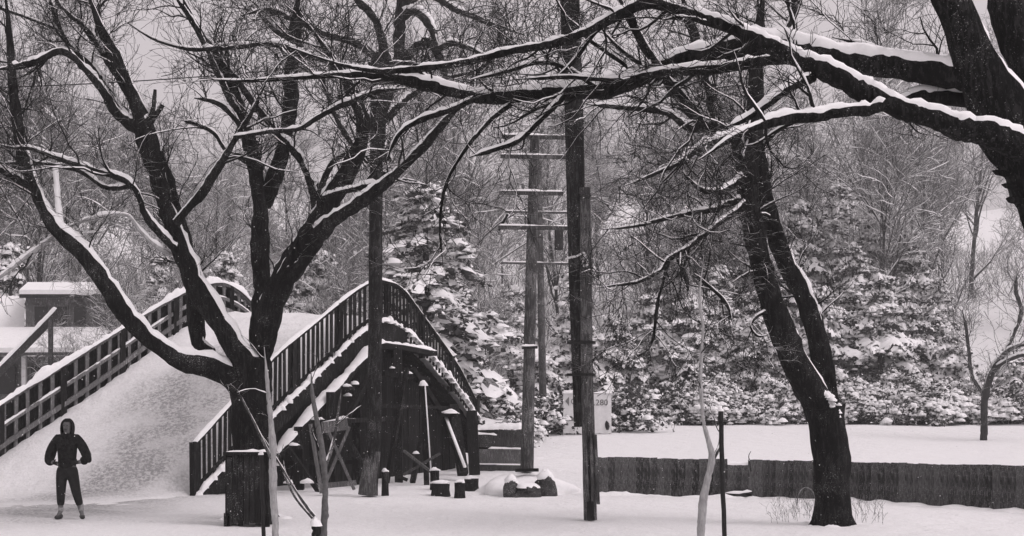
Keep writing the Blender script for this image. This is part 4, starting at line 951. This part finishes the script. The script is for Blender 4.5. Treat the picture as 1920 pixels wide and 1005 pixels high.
# ------------------------------------------------------------------ person
PX, PY_ = at(126, 973, 25)[0], 25.0
pr = thing('person', 'person in dark hooded jacket standing hands on hips on the snowy ramp', 'person', (PX, PY_, g1(PX, PY_)))
GZ = g1(PX, PY_)
def skin_obj(name, verts, edges, radii, mt, parent, sub=2, root=0):
    me = bpy.data.meshes.new(name); me.from_pydata([tuple(v) for v in verts], edges, []); me.materials.append(mt)
    o = bpy.data.objects.new(name, me); C.objects.link(o)
    sk = o.modifiers.new('skin', 'SKIN'); sk.use_smooth_shade = True
    for i, r in enumerate(radii):
        r = r if isinstance(r, tuple) else (r, r); me.skin_vertices[0].data[i].radius = r
        me.skin_vertices[0].data[i].use_root = (i == root)
    sb = o.modifiers.new('sub', 'SUBSURF'); sb.levels = sub; sb.render_levels = sub
    o.parent = parent; return o
# camera side is -y; x as seen in the photograph
V = [(0, 0, .90), (0, 0, 1.06), (0, 0, 1.22), (0, .01, 1.40), (0, .005, 1.50), (0, -.01, 1.58), (0, -.02, 1.70), (0, -.01, 1.78),   # 0-7 pelvis..head top
     (-.17, .01, 1.44), (-.29, .03, 1.27), (-.36, .02, 1.12), (-.27, -.05, 1.04), (-.18, -.10, 1.01),                                 # 8-12 arm left of photo
     (.17, .01, 1.44), (.30, .03, 1.28), (.40, .02, 1.14), (.30, -.05, 1.05), (.19, -.10, 1.02),                                      # 13-17
     (-.10, 0, .80), (-.11, -.01, .48), (-.12, .01, .14), (-.15, -.10, .035), (.10, 0, .80), (.17, -.02, .48), (.25, .01, .14), (.31, -.09, .035)]  # 18-25 legs
E = [(0, 1), (1, 2), (2, 3), (3, 4), (4, 5), (5, 6), (6, 7), (3, 8), (8, 9), (9, 10), (10, 11), (11, 12), (3, 13), (13, 14), (14, 15), (15, 16), (16, 17),
     (0, 18), (18, 19), (19, 20), (20, 21), (0, 22), (22, 23), (23, 24), (24, 25)]
R_ = [(.155, .11), (.15, .105), (.165, .115), (.17, .11), .06, .058, .085, .06,
      .075, .068, .055, .045, .035, .075, .068, .055, .045, .035,
      .092, .065, .042, (.045, .03), .092, .065, .042, (.045, .03)]
body = skin_obj('body', V, E, R_, M_SKIN, pr)
# jacket and trousers follow the body a little larger
jk = skin_obj('jacket', [(0, 0, .80)] + [V[i] for i in (1, 2, 3, 4)] + [V[8], V[9], (-.395, .03, 1.12), (-.36, -.02, .98)] + [V[13], V[14], (.455, .03, 1.13), (.42, -.02, 1.0)] + [(-.24, -.07, 1.0), (.25, -.07, 1.02)],
              [(0, 1), (1, 2), (2, 3), (3, 4), (3, 5), (5, 6), (6, 7), (7, 8), (3, 9), (9, 10), (10, 11), (11, 12), (7, 13), (11, 14)],
              [(.18, .135), (.172, .13), (.19, .145), (.185, .135), .09, .105, .105, .12, .095, .105, .105, .12, .095, .075, .075], M_CLOTH, pr)
tr = skin_obj('trousers', [(0, 0, .92), (-.10, 0, .80), (-.11, -.01, .48), (-.12, .01, .22), (.10, 0, .80), (.17, -.02, .48), (.235, .01, .22), (0, 0, 1.02)],
              [(0, 1), (1, 2), (2, 3), (0, 4), (4, 5), (5, 6), (0, 7)], [(.17, .13), .115, .086, .066, .115, .086, .066, (.16, .12)], M_LEATHER, pr)
hm_ = MB(); nu, nv = 20, 14; hv_ = []
for i in range(nv):
    f_ = i / (nv - 1); z_ = 1.44 + f_ * .365
    prof = max(0, 1 - ((f_ - .55) / (.455 if f_ > .55 else .62)) ** 2) ** .5
    rx = .108 * max(prof, .04); ry = .122 * max(prof, .04)
    if f_ < .3: q_ = 1 - f_ / .3; rx = rx * (1 - q_) + .115 * q_; ry = ry * (1 - q_) + .105 * q_
    for a in range(nu):
        th = a / nu * 2 * math.pi; hv_.append([math.cos(th) * rx, .005 + math.sin(th) * ry + .02 * f_ - (.03 if math.sin(th) < -.3 and f_ > .75 else 0) * (1 - f_) * 2, z_])
hf_ = []
for i in range(nv - 1):
    for a in range(nu):
        th = (a + .5) / nu * 2 * math.pi; zc = 1.44 + (i + .5) / (nv - 1) * .365
        if math.sin(th) < -.62 and 1.565 < zc < 1.745: continue            # the opening for the face
        hf_.append([i * nu + a, i * nu + (a + 1) % nu, (i + 1) * nu + (a + 1) % nu, (i + 1) * nu + a])
hm_.add(np.array(hv_), hf_); hd = hm_.build('hood', M_CLOTH, pr)
so_ = hd.modifiers.new('thick', 'SOLIDIFY'); so_.thickness = .022; so_.offset = 1
sb_ = hd.modifiers.new('sub', 'SUBSURF'); sb_.levels = 1; sb_.render_levels = 1
for sx, ax, ay in ((-1, -.12, .01), (1, .25, .01)):
    fx = -.15 if sx < 0 else .31
    skin_obj('sock', [(ax, ay, .30), (ax, ay, .20), (ax, ay, .10)], [(0, 1), (1, 2)], [.052, .05, .055], M_SOCK, pr)
    skin_obj('shoe', [(ax, ay + .04, .05), (ax + (fx - ax) * .6, ay - .06, .05), (fx + sx * .012, ay - .15, .035)], [(0, 1), (1, 2)], [(.05, .05), (.052, .045), (.045, .032)], M_SHOE, pr)
# face
mb = MB(); lump(mb, (0, -.105, 1.655), np.array([.014, .024, .03]), rng); mb.build('nose', M_SKIN, pr)
for sx in (-1, 1):
    mb = MB(); lump(mb, (sx * .033, -.096, 1.685), np.array([.012, .008, .008]), rng); mb.build('eye', M_CLOTH, pr)
mb = MB(); mb.box((0, -.094, 1.612), (.045, .012, .01)); mb.build('mouth', M_CLOTH, pr)
# gloved hands closed on the hips: palm, four bent fingers and a thumb each
for sx, hx, hz in ((-1, -.185, 1.01), (1, .20, 1.02)):
    vs = [(hx - sx * -.05, -.085, hz + .005), (hx, -.115, hz)]; es = [(0, 1)]; rs = [.03, (.036, .022)]
    for k in range(4):
        zz = hz + .03 - k * .02; l = (.034, .04, .038, .03)[k]
        i0 = len(vs)
        vs += [(hx - sx * .03, -.128, zz), (hx - sx * (.03 + l), -.142, zz - .004), (hx - sx * (.03 + l * 1.8), -.140, zz - .012)]
        es += [(1, i0), (i0, i0 + 1), (i0 + 1, i0 + 2)]; rs += [.0105, .0095, .008]
    i0 = len(vs); vs += [(hx + sx * .005, -.105, hz + .04), (hx - sx * .01, -.09, hz + .075)]; es += [(1, i0), (i0, i0 + 1)]; rs += [.012, .010]
    skin_obj('glove', vs, es, rs, M_LEATHER, pr, 1, 1)

# ------------------------------------------------------------------ evergreens
def quad_cloud(mb, c, r, g, count, size, flat=.6, upn=.0):
    """needle sprays: small elongated leaves round the points c"""
    m = len(c); N = m * count
    p = np.repeat(c, count, 0) + g.normal(0, 1, (N, 3)) * np.repeat(r, count)[:, None] * np.array([1, 1, flat])
    d = nrm(g.normal(0, 1, (N, 3)) * np.array([1, 1, .5]) + np.array([0, 0, -.25])); e = nrm(np.cross(d, nrm(g.normal(0, 1, (N, 3)) + np.array([0, 0, upn]))))
    L = size * g.uniform(.6, 1.4, N)[:, None]; w = L * .28
    v = np.stack([p - e * w * .6, p + d * L * .5 - e * w, p + d * L, p + d * L * .5 + e * w], 1)
    mb.add(v.reshape(-1, 3), np.arange(N * 4).reshape(-1, 4))
def snow_pads(mb, c, r, g, flat=.42):
    """many rounded snow pads at once"""
    m = len(c); k = 6
    th = np.arange(k) * 2 * math.pi / k
    rows = [(1.0, -.25), (.95, .25), (.55, .8)]
    al = g.uniform(0, 6.28, m)
    vs = []
    st = g.uniform(.7, 1.5, m)
    for a, b in rows:
        q = a * g.uniform(.65, 1.25, (m, k))
        x = np.cos(th)[None] * q * r[:, None] * st[:, None]; y = np.sin(th)[None] * q * r[:, None] / st[:, None]
        vs.append(np.stack([x * np.cos(al)[:, None] - y * np.sin(al)[:, None], x * np.sin(al)[:, None] + y * np.cos(al)[:, None], b * r[:, None] * flat * g.uniform(.8, 1.2, (m, k))], -1))
    top = np.stack([np.zeros(m), np.zeros(m), r * flat], -1)[:, None]
    v = np.concatenate(vs + [top], 1) + c[:, None]
    s = np.arange(m)[:, None, None] * (3 * k + 1)
    f = np.array([[i * k + a, i * k + (a + 1) % k, (i + 1) * k + (a + 1) % k, (i + 1) * k + a] for i in range(2) for a in range(k)])
    ft = np.array([[2 * k + a, 2 * k + (a + 1) % k, 3 * k] for a in range(k)])
    mb.add(v.reshape(-1, 3), (s + f[None]).reshape(-1, 4))
    mb.f.append((s + ft[None]).reshape(-1, 3) + (mb.n - m * (3 * k + 1)))
def lumps(mb, c, r, g, flat=.7, q=6):
    """irregular heaps: each a huddle of smaller rounded lumps"""
    n_ = len(c)
    o = g.normal(0, 1, (n_, q, 3)) * r[:, None, None] * np.array([.62, .62, .22])
    o[..., 2] -= (o[..., 0] ** 2 + o[..., 1] ** 2) * .5 / np.maximum(r[:, None], .05)
    snow_pads(mb, (c[:, None] + o).reshape(-1, 3), (r[:, None] * g.uniform(.25, .75, (n_, q))).ravel(), g, flat)
def conifer(seed, H, Rb, whorls, nb, droop, snow=1.0, size=.2, dens=1.0):
    g = np.random.default_rng(seed)
    tk = MB(); tk.tubes(np.array([[0, 0, -.2], [0.03, 0, H * .35], [-.02, .02, H * .7], [0, 0, H]]), np.array([H * .018, H * .014, H * .008, .015]), 8)
    br_, rr = [], []; cl, cr_ = [], []; sp, sr_ = [], []
    for w in range(whorls):
        f = (w + g.uniform(-.3, .3)) / whorls; z = H * (.06 + .92 * f); ln = Rb * (1 - f) ** .8 + .12
        for b in range(nb):
            if g.random() < .12: continue
            a = (b + g.uniform(-.4, .4)) / nb * 2 * math.pi + w * 1.3; l = ln * g.uniform(.65, 1.15)
            t_ = np.linspace(0, 1, 6)
            x = l * t_; zz = z + l * (.18 * t_ - droop * t_ ** 2) + g.uniform(-.1, .1) * l
            P = np.stack([np.cos(a) * x, np.sin(a) * x, zz], 1); P[:, :2] += g.normal(0, .04 * l, (6, 2)) * t_[:, None]
            br_.append(P); rr.append(np.linspace(.012 * l + .012, .006, 6))
            nc = max(3, int(l / (size * .95) * dens))
            q = g.uniform(.22, 1.0, nc); pp = np.stack([np.interp(q, t_, P[:, i]) for i in range(3)], 1)
            sd = np.array([-math.sin(a), math.cos(a), 0]); off = g.normal(0, 1, nc) * l * .20 * (1.15 - q * .8)
            pp = pp + sd[None] * off[:, None]; pp[:, 2] -= np.abs(off) * .5 + .12
            cl.append(pp); cr_.append(np.full(nc, size * .55))
            keep = g.random(nc) < np.clip(g.uniform(.0, 1.3), 0, 1) * snow
            sp.append((pp + np.array([0, 0, size * .22]))[keep]); sr_.append(size * (.35 + 1.0 * g.random(nc) ** 1.6)[keep])
    tk.tubes(np.array(br_), np.array(rr), 4, cap=False)
    BP = np.array(br_); m_ = len(BP); hv = np.clip(g.normal(1.02, .55, m_), 0, 1.5) * snow; keepb = hv > .35
    BP = BP[keepb]; hv = hv[keepb]; m_ = len(BP); nt_, ns_ = 14, 8
    tt = np.linspace(.12, 1.06, nt_); ss = np.linspace(-1, 1, ns_)
    idx = np.clip(tt * 5, 0, 4.999); ii_ = idx.astype(int); ff = (idx - ii_)[None, :, None]
    ax_ = BP[:, ii_] * (1 - ff) + BP[:, np.minimum(ii_ + 1, 5)] * ff
    ln_ = np.linalg.norm(BP[:, -1] - BP[:, 0], axis=1); dd = nrm((BP[:, -1] - BP[:, 0]) * np.array([1, 1, 0])); sdv = np.stack([-dd[:, 1], dd[:, 0], np.zeros(m_)], 1)
    ax_[:, -1] += dd * (ln_ * .06)[:, None]
    wd = (ln_ * .21 * hv)[:, None] * (np.sin(np.pi * (.12 + .86 * np.linspace(0, 1, nt_))) ** .8)[None] + .03
    wn = g.uniform(.4, 1.5, (m_, nt_)); wd = wd * (wn + np.roll(wn, 1, 1)) / 2; lat = wd[:, :, None] * ss[None, None] * g.uniform(.85, 1.15, (m_, nt_, ns_))
    drop = -(np.abs(lat) ** 1.5) * .75 + (1 - ss[None, None] ** 2) * (.05 + .06 * hv)[:, None, None] * g.uniform(.5, 1.5, (m_, nt_, 1)) + g.normal(0, .035, (m_, nt_, ns_)) + .05
    fv = ax_[:, :, None] + sdv[:, None, None] * lat[..., None] + Z * drop[..., None] + dd[:, None, None] * g.normal(0, .03, (m_, nt_, ns_))[..., None]
    fi = (np.arange(m_)[:, None, None] * nt_ * ns_ + np.arange(nt_ - 1)[None, :, None] * ns_ + np.arange(ns_ - 1)[None, None]).ravel()
    fi = fi[g.random(len(fi)) > .24]
    fans = (fv.reshape(-1, 3), np.stack([fi, fi + 1, fi + 1 + ns_, fi + ns_], -1))
    fo = MB(); c_, r_ = np.concatenate(cl), np.concatenate(cr_); quad_cloud(fo, c_, r_, g, 6, size * 1.2, .7)
    sn = MB(); ps_, pr_ = np.concatenate(sp), np.concatenate(sr_); kk = g.random(len(ps_)) < .65; lumps(sn, ps_[kk], pr_[kk] * 1.25, g); sn.add(*fans)
    quad_cloud(sn, np.concatenate(sp) + np.array([0, 0, .03]), np.concatenate(sr_) * 1.2, g, 12, size * .75, .5, .3)
    return (tk.build('trunk', M_FARBARK, mesh_only=True), fo.build('crown', M_NEEDLE, mesh_only=True, smooth=False), sn.build('crown_snow', M_SNOW, mesh_only=True))
CON = [conifer(201, 8.5, 2.5, 12, 7, .5, .95, .21), conifer(202, 7.5, 2.9, 10, 7, .42, 1.05, .22), conifer(203, 10, 2.7, 14, 7, .6, .9, .21), conifer(204, 6.0, 2.6, 8, 7, .38, 1.15, .23)]
def shrub(seed, H, Rr, n_, snow, size):
    """mounded evergreen bush: dark sprays with rounded pillows of snow on its boughs"""
    g = np.random.default_rng(seed)
    a = g.uniform(0, 6.283, n_); rad = Rr * np.sqrt(g.uniform(0.05, 1, n_)); hz = H * (1 - (rad / Rr) ** 2 * .75) * g.uniform(.35, 1.05, n_)
    tips = np.stack([np.cos(a) * rad, np.sin(a) * rad, hz], 1)
    t_ = np.linspace(0, 1, 5)
    base = np.stack([np.cos(a) * rad * .15, np.sin(a) * rad * .15, np.full(n_, -.1)], 1)
    P = base[:, None] + (tips - base)[:, None] * t_[None, :, None]; P[:, :, 2] += .25 * H * (t_ - t_ ** 2)[None]
    tk = MB(); tk.tubes(P, np.broadcast_to(np.linspace(.03, .008, 5), (n_, 5)), 4, cap=False)
    q = np.repeat(tips, 6, 0) + g.normal(0, 1, (n_ * 6, 3)) * np.array([.3, .3, .22])
    q[:, 2] = np.maximum(q[:, 2], .08)
    fo = MB(); quad_cloud(fo, q, np.full(len(q), size * .8), g, 6, size * 1.1, .8)
    keep = g.random(len(q)) < np.repeat(np.clip(g.uniform(-.15, 1.2, n_), 0, 1), 6) * snow
    sn = MB(); lumps(sn, q[keep] + np.array([0, 0, size * .3]), size * g.uniform(.5, 2.0, len(q[keep])), g)
    quad_cloud(sn, q[keep] + np.array([0, 0, size * .3]), np.full(keep.sum(), size * 1.3), g, 12, size * .75, .45, .3)
    return (tk.build('stems', M_FARBARK, mesh_only=True), fo.build('foliage', M_NEEDLE, mesh_only=True, smooth=False), sn.build('bough_snow', M_SNOW, mesh_only=True))
SHR = [shrub(301, 2.6, 1.9, 60, 1.0, .2), shrub(302, 2.0, 2.2, 60, .9, .2), shrub(303, 1.6, 1.4, 40, .55, .18), shrub(304, 3.4, 2.2, 80, 1.05, .22)]
def put(name, label, cat, protos, x, y, sc, rot, group=None, z=None, sxy=None):
    t = thing(name, label, cat, (x, y, (g1(x, y) if z is None else z)), group)
    t.rotation_euler = (0, 0, rot); t.scale = (sc * (sxy or 1), sc * (sxy or 1), sc)
    for me in protos:
        o = bpy.data.objects.new(me.name.split('.')[0], me); C.objects.link(o); o.parent = t
        if me.name.split('.')[0] in ('crown', 'crown_snow', 'foliage', 'bough_snow', 'twigs', 'stems'): o['kind'] = 'stuff'
    return t
def X(px, Y): return (px - HX) / F * Y
put('spruce_tree', 'tall spruce with drooping snowy boughs right of the bridge hump', 'spruce', CON[2], X(800, 50), 50, 1.02, .4, sxy=1.4)
put('spruce_tree', 'lower spruce spreading at the right flank of the bridge', 'spruce', CON[1], X(872, 53), 53, .72, 2.2)
put('spruce_tree', 'young spruce heaped with snow behind the middle of the bridge', 'spruce', CON[0], X(598, 54), 54, .92, 1.1)
put('spruce_tree', 'spruce with snow laden boughs just behind the telegraph poles', 'spruce', CON[1], X(960, 66), 66, .95, 2.0)
put('spruce_tree', 'spruce at left edge of picture, high behind the snow roofed building', 'spruce', CON[0], X(20, 60), 60, 1.0, 2.9)
g = np.random.default_rng(77)
ever = [(1075, 70, 0, .9), (1150, 68, 3, 1.0), (1220, 71, 1, .95), (1290, 69, 3, 1.05), (1350, 72, 0, 1.0), (1420, 69, 1, .9), (1480, 73, 2, 1.0), (1540, 70, 3, 1.15), (1600, 73, 2, .95), (1650, 70, 1, 1.0),
        (1710, 72, 3, 1.1), (1760, 74, 2, .8), (1500, 77, 2, 1.3), (1575, 79, 2, 1.4), (1635, 77, 0, 1.45), (1710, 78, 0, 1.3), (1400, 76, 2, 1.15), (1250, 77, 2, .9), (1560, 78, 2, 1.05), (1680, 79, 2, .9), (1790, 70, 3, .85), (1900, 66, 3, .75), (870, 72, 1, .9), (660, 70, 1, 1.0), (540, 74, 2, .9), (420, 72, 0, 1.0), (300, 70, 2, .9), (180, 72, 1, 1.0)]
for i, (px, Y, k, sc) in enumerate(ever):
    lab = {1075: 'snowy evergreen rising right behind the white notice board', 180: 'snowy evergreen behind the right end of the snow roofed building', 300: 'evergreen standing behind the left bridge railing',
           420: 'evergreen behind the left hump of the bridge', 540: 'evergreen seen between the stems of the left tree', 660: 'evergreen just left of the straight dark pole, behind the bridge', 870: 'evergreen right of the tall drooping spruce',
           1540: 'evergreen right behind the two stems of the leaning tree', 1900: 'evergreen at right edge behind the small twisted tree'}.get(px)
    put('evergreen_tree', lab or 'snow laden evergreen in the thick row behind the open field', 'evergreen', CON[k], X(px, Y), Y, sc * g.uniform(.92, 1.08), g.uniform(0, 6.28), 'evergreens in the row behind the field')
bush = [(1170, 64, 2, 1.25), (1215, 65, 2, 1.3), (1265, 64.5, 2, 1.2), (1310, 64, 0, .85), (1365, 65, 3, .7), (1430, 64.5, 1, 1.0), (1500, 65, 0, .95), (1600, 64.5, 3, .72), (1660, 65, 0, .9), (1720, 64, 1, 1.0), (1775, 65, 0, 1.0), (1830, 64.5, 3, .7), (1890, 64, 1, 1.0), (1330, 66.5, 3, .8), (1545, 67, 3, .9), (1690, 67.5, 3, .9)]
for i, (px, Y, k, sc) in enumerate(bush):
    sc *= .82
    put('evergreen_shrub', 'dark rounded shrub pillowed with snow along the field edge', 'shrub', SHR[k], X(px, Y), Y, sc * g.uniform(.92, 1.08), g.uniform(0, 6.28), 'shrubs along the far field edge')
for lab, px, Y, k, sc in (('dark shrub left of the white notice board', 1040, 58, 2, .85), ('low dark shrub between the two telegraph poles', 1008, 56.5, 2, .9), ('snowy shrub behind the low timber wall', 915, 52, 1, .8), ('small snowy shrub at the left foot of front telegraph pole', 945, 50, 2, .6), ('dark shrub right of the white notice board', 1172, 58, 2, 1.0)):
    put('evergreen_shrub', lab, 'shrub', SHR[k], X(px, Y), Y, sc, px * .1)

# ------------------------------------------------------------------ bare woods on the hillside
def bare(seed, H, lean=.3, spread=.55):
    g = np.random.default_rng(seed)
    n_ = 9; t_ = np.linspace(0, 1, n_)
    wob = np.cumsum(g.normal(0, .12, (n_, 2)), 0)
    P = np.stack([wob[:, 0] * lean * 3 * t_, wob[:, 1] * lean * 3 * t_, H * .8 * t_ - .3], 1)[None]
    R = (H * .0085 * (1 - .85 * t_) + .012)[None]
    p1, r1 = spawn(P, R, 20, .08, H * .40, spread, .75, .35, 8, .6, .02, .14, g=g)
    p2, r2 = spawn(p1, r1, 7, .2, H * .17, .8, .8, .25, 6, .6, .013, .18, g=g)
    p3, r3 = spawn(p2, r2, 7, .1, H * .085, .9, .8, .15, 5, .6, .014, .2, g=g)
    p4, r4 = spawn(p3, r3, 3, .15, H * .05, .9, .8, .1, 3, .8, .012, .2, g=g)
    a = MB(); a.tubes(P, R, 8, cap=False); a.tubes(p1, r1, 6, cap=False)
    b = MB(); b.tubes(p2, r2, 4, cap=False); b.tubes(p3, r3, 3, cap=False); b.tubes(p4, r4, 3, cap=False)
    s_ = MB(); snow_strip(s_, p1, r1, .9, .012, seg=5, g=g); snow_strip(s_, p2, r2, 1.3, .022, seg=3, g=g); kk = g.random(len(p3)) < .35; snow_strip(s_, p3[kk], r3[kk], 1.3, .02, seg=3, g=g)
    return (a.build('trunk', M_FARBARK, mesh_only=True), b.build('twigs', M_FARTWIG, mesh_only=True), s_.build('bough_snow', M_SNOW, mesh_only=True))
BARE = [bare(401, 15), bare(402, 17, .5), bare(403, 13, .4, .8), bare(404, 16, .3, .45), bare(405, 14, .6, .7)]
g = np.random.default_rng(5)
cnt = 0
for Y, step, s0, s1 in ((76, 6.0, .9, 1.55), (84, 6.2, .8, 1.3), (94, 7, .65, 1.05), (106, 8, .55, .9), (122, 9.5, .5, .8)):
    half = Y * .40
    for x in np.arange(-half, half, step):
        xx = x + g.uniform(-.45, .45) * step; yy = Y + g.uniform(-3, 3)
        px = HX + xx / yy * F
        if 1805 < px < 1925 and yy < 100: continue
        if px > 1780 and yy > 100: s0, s1 = .95, 1.3
        sc = g.uniform(s0, s1)
        sc *= .76 if 215 < px < 700 else (.8 if 700 <= px < 1080 else 1)
        put('bare_tree', 'grey leafless tree in the wood on the hillside', 'tree', BARE[g.integers(5)], xx, yy, sc, g.uniform(0, 6.28), 'leafless trees on the hillside')
        cnt += 1
for lab, px, Y, k, sc in (('tall leafless tree left of the big right trunk, top in the sky', 1655, 84, 3, 1.5), ('tall leafless tree at far left behind the building', 70, 66, 0, 1.3)):
    put('bare_tree', lab, 'tree', BARE[k], X(px, Y), Y, sc, px * .37, sxy=.75)
for i, (px, Y, sc) in enumerate(((118, 44.5, .26), (235, 43, .34), (300, 46, .4), (350, 50, .5), (640, 52, .5), (900, 55, .45))):
    put('young_tree', 'spindly leafless young tree growing behind the footbridge', 'tree', BARE[i % 5], X(px, Y), Y, sc, i * 1.7, 'young trees behind the footbridge')
# undergrowth between the trees, uncountable brush
ub = MB(); n_ = 5200
bx = g.uniform(-42, 42, n_); by = g.uniform(75, 118, n_); kp = ~((HX + bx / by * F > 1800) & (HX + bx / by * F < 1925) & (by < 104)); bx, by = bx[kp], by[kp]; n_ = len(bx); bz = gz(bx, by)
P0 = np.stack([bx, by, bz], 1)
d = nrm(np.stack([g.normal(0, .4, n_), g.normal(0, .4, n_), np.ones(n_)], 1)); L = g.uniform(1, 3.2, n_)
P = np.stack([P0 + d * (L * t)[:, None] + g.normal(0, .1, (n_, 3)) * t for t in np.linspace(0, 1, 5)], 1)
R = np.broadcast_to(np.linspace(.022, .008, 5), (n_, 5))
ub.tubes(P, R, 4, cap=False)
p2, r2 = spawn(P, R, 5, .25, .9, .8, .7, .2, 4, .6, .008, .2, g=g); ub.tubes(p2, r2, 3, cap=False)
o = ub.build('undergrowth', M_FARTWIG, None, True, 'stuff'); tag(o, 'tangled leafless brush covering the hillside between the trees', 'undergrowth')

# ------------------------------------------------------------------ dry weeds in the snow
def weeds(label, px0, px1, y0, y1, n_, h, seed):
    g = np.random.default_rng(seed)
    px = g.uniform(px0, px1, n_); py = g.uniform(y0, y1, n_); Y = F * CAMH / (py - HY)
    P0 = np.stack([(px - HX) / F * Y, Y, gz((px - HX) / F * Y, Y) - .02], 1)
    d = nrm(np.stack([g.normal(0, .35, n_), g.normal(0, .3, n_), np.ones(n_)], 1)); L = h * g.uniform(.4, 1.2, n_)
    P = np.stack([P0 + d * (L * t)[:, None] + g.normal(0, .03, (n_, 3)) * t * t for t in np.linspace(0, 1, 5)], 1)
    mb = MB(); mb.tubes(P, np.broadcast_to(np.linspace(.0035, .0018, 5), (n_, 5)), 3, cap=False)
    p2, r2 = spawn(P, np.full((n_, 5), .004), 3, .3, h * .3, .7, .8, .2, 3, .7, .0025, .2, g=g); mb.tubes(p2, r2, 3, cap=False)
    o = mb.build('dry_weeds', M_STRAW, None, True, 'stuff'); tag(o, label, 'weeds')
weeds('dry weed stems poking from snow left of the leaning tree', 1445, 1530, 945, 982, 60, .38, 1)
weeds('sparse dry weeds right of the leaning tree foot', 1598, 1660, 950, 985, 30, .4, 2)
P = catmull([at(*q) for q in ((1494, 948, 27.5), (1498, 925, 27.5), (1510, 914, 27.5), (1524, 922, 27.5), (1532, 945, 27.5))], 6)
mb = MB(); mb.tubes(P, np.full(len(P), .010), 6); o = mb.build('bent_stem', M_GREYWOOD); tag(o, 'thin bent stem arching over the snow beside the leaning tree', 'plant stem')
P = catmull([at(*q) for q in ((1408, 884, 30.5), (1406, 868, 30.5), (1404, 855, 30.5), (1408, 846, 30.5))], 4)
mb = MB(); mb.tubes(P, np.linspace(.018, .006, len(P)), 6); o = mb.build('twig', M_WOOD); tag(o, 'short dark twig standing at the notch in the board wall', 'twig')

# ------------------------------------------------------------------ falling-snow air
hm = MB(); hm.box((0, 138, 23.4), (300, 330, 49)); hz = hm.build('haze', M_SNOW, None, False, 'stuff')
m = bpy.data.materials.new('haze'); m.use_nodes = True; t = m.node_tree; t.nodes.clear()
v = t.nodes.new('ShaderNodeVolumePrincipled'); v.inputs['Density'].default_value = .0015; v.inputs['Color'].default_value = (.93, .93, .93, 1); v.inputs['Anisotropy'].default_value = .2
oo = t.nodes.new('ShaderNodeOutputMaterial'); t.links.new(v.outputs[0], oo.inputs['Volume'])
hz.data.materials.clear(); hz.data.materials.append(m)

# falling flakes, sparse and small
g = np.random.default_rng(99); n_ = 34000
c = np.stack([g.uniform(-26, 26, n_), g.uniform(15, 62, n_), g.uniform(0.05, 16, n_)], 1)
rr = g.uniform(.004, .008, n_)[:, None]
o8 = np.array([[1, 0, 0], [0, 1, 0], [-1, 0, 0], [0, -1, 0], [0, 0, 1], [0, 0, -1]], float)
v = c[:, None] + rr[:, None] * o8[None] * g.uniform(.5, 1.3, (n_, 6, 1))
f = np.array([[0, 1, 4], [1, 2, 4], [2, 3, 4], [3, 0, 4], [1, 0, 5], [2, 1, 5], [3, 2, 5], [0, 3, 5]])
mb = MB(); mb.add(v.reshape(-1, 3), (np.arange(n_)[:, None, None] * 6 + f[None]).reshape(-1, 3))
o = mb.build('falling_snow', M_SNOW, None, True, 'stuff'); tag(o, 'fine sparse snowflakes drifting through the air', 'snowflakes')
